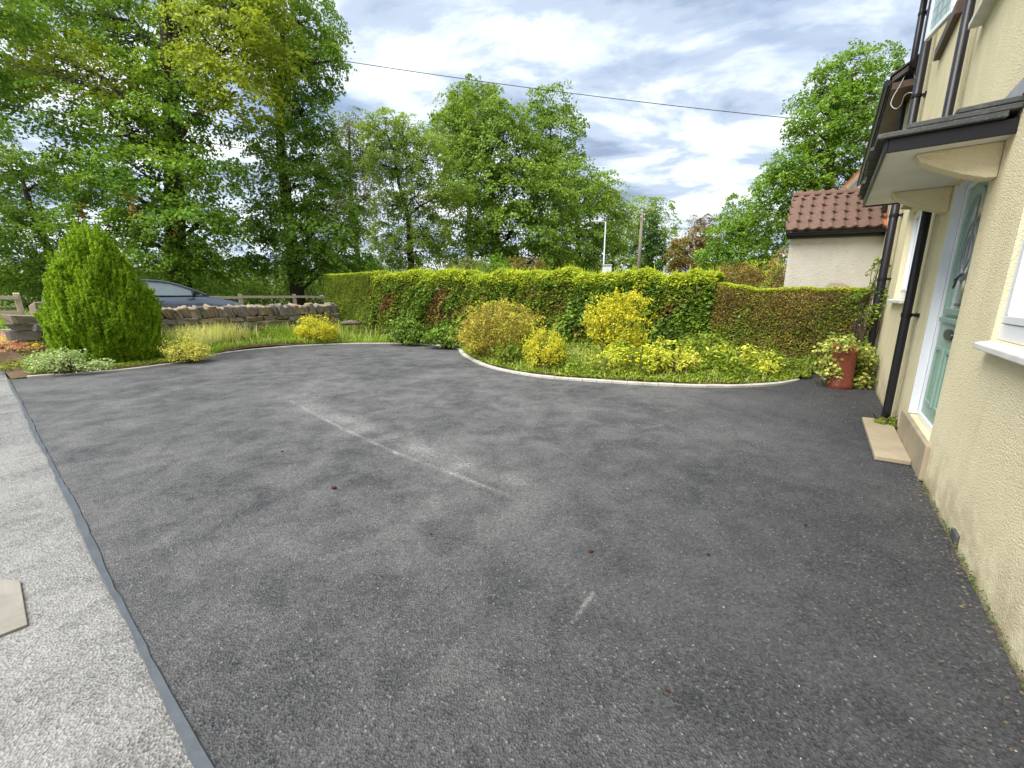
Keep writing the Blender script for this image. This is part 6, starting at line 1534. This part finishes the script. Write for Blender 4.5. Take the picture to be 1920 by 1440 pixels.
# ================================================================== SMALL THINGS ON THE TARMAC
rng = np.random.default_rng(401)
def blob(c, r, seed, squash=0.75):
    rg = np.random.default_rng(seed); bm = bmesh.new(); bmesh.ops.create_icosphere(bm, subdivisions=2, radius=1.0)
    for v in bm.verts:
        k = 1 + rg.normal() * 0.14; v.co = Vector((v.co.x * k * r, v.co.y * k * r * 0.7, v.co.z * k * r * squash * 0.7 + r * 0.45))
    me = bpy.data.meshes.new('blob'); bm.to_mesh(me); bm.free(); return me
for (u, v, r, lb) in ((627, 916, 0.018, 'largest brown alder cone left of the pale scuff'), (529, 847, 0.010, 'tiny dark cone on the tarmac toward the left seam'), (1107, 1035, 0.013, 'dark brown cone right of the drive centre'), (808, 1002, 0.007, 'tiny dark speck below the pale scuff'), (1328, 1040, 0.009, 'small brown cone in the right half of the drive'), (1250, 1296, 0.008, 'brown crumb low on the drive near the bottom edge'), (1510, 985, 0.009, 'small dark cone nearest the house wall'), (663, 781, 0.009, 'tiny dark cone above the pale scuff')):
    c = gnd(u, v, 0.002); o = mesh_obj('fallen_cone', blob(c, r, int(u)), 'cone_brown', None, c); tag(o, lb, 'cone', 'cones fallen on the tarmac')
def scatter(nm, lb, cat, pts, r, mat, seed):
    rg = np.random.default_rng(seed); V = []; Fc = []
    mb = MB()
    for p in pts:
        k = r * rg.uniform(0.5, 1.4); a = rg.random() * 6.28
        ax = np.array([math.cos(a) * k, math.sin(a) * k, 0]); ay = np.array([-math.sin(a) * k * 0.7, math.cos(a) * k * 0.7, 0])
        mb.add([p - ax, p + ay, p + ax, p - ay, p + np.array([0, 0, k * 0.7]) + ax * rg.normal() * 0.2], [(0, 1, 4), (1, 2, 4), (2, 3, 4), (3, 0, 4)])
    o = mb.build(nm, mat, None, pts[0]); o['kind'] = 'stuff'; tag(o, lb, cat)
gp = [gnd(*k, 0.001) for k in ((1300, 1210), (1358, 1254), (1305, 1017), (1540, 1092), (1380, 753), (1316, 760), (1558, 770), (1495, 777), (598, 1256), (535, 960), (655, 990), (1700, 1228), (1742, 1290), (1757, 1298), (1848, 1365), (1905, 1408))]
s = rng.uniform(0.4, 6, 260); q = rng.uniform(-0.65, 5, 260)
gp += [np.array(W(a, b, 0.001)) for a, b in zip(s, q)]
scatter('scattered_grit', 'pale grit specks strewn over the dark tarmac', 'grit', gp, 0.0042, 'grit', 7)
s = rng.uniform(1.0, 4.2, 240); q = QW + 0.005 + rng.exponential(0.05, 240)
scatter('leaf_litter', 'brown leaf crumbs gathered along the foot of the house wall', 'litter', [np.array(W(a, b, 0.002)) for a, b in zip(s, q)], 0.008, 'litter', 8)
s = rng.uniform(5.8, 8.4, 200); q = rng.uniform(-0.65, 0.1, 200)
scatter('leaf_litter', 'brown debris on the tarmac round the red pot', 'litter', [np.array(W(a, b, 0.002)) for a, b in zip(s, q)], 0.009, 'litter', 9)
# old slab let into the lane surface at the left
c = [gnd(-60, 1080), gnd(38, 1090), gnd(52, 1172), gnd(-60, 1215)]
sb = MB().hexa([(*p[:2], -0.02) for p in reversed(c)] + [(*p[:2], 0.004) for p in reversed(c)]).build('inset_slab', 'old_slab', None, c[1], bevel=0.003)
tag(sb, 'worn pale slab let into the old surface at the left edge', 'slab')
# ragged moss line along the foot of the wall
n = 420; s = rng.uniform(0.6, 3.9, n); P = np.array([W(a, QW + 0.004 + abs(rng.normal()) * 0.012, 0.004 + abs(rng.normal()) * 0.012) for a in s])
ms = foliage('wall_moss', leaf_verts(P, UP + rng.normal(size=P.shape) * 0.8, 0.012, 0.009, rng), 'lf_dark', None, W(2.5, QW, 0)); ms['kind'] = 'stuff'
tag(ms, 'thin line of moss where the house wall meets the tarmac', 'moss')
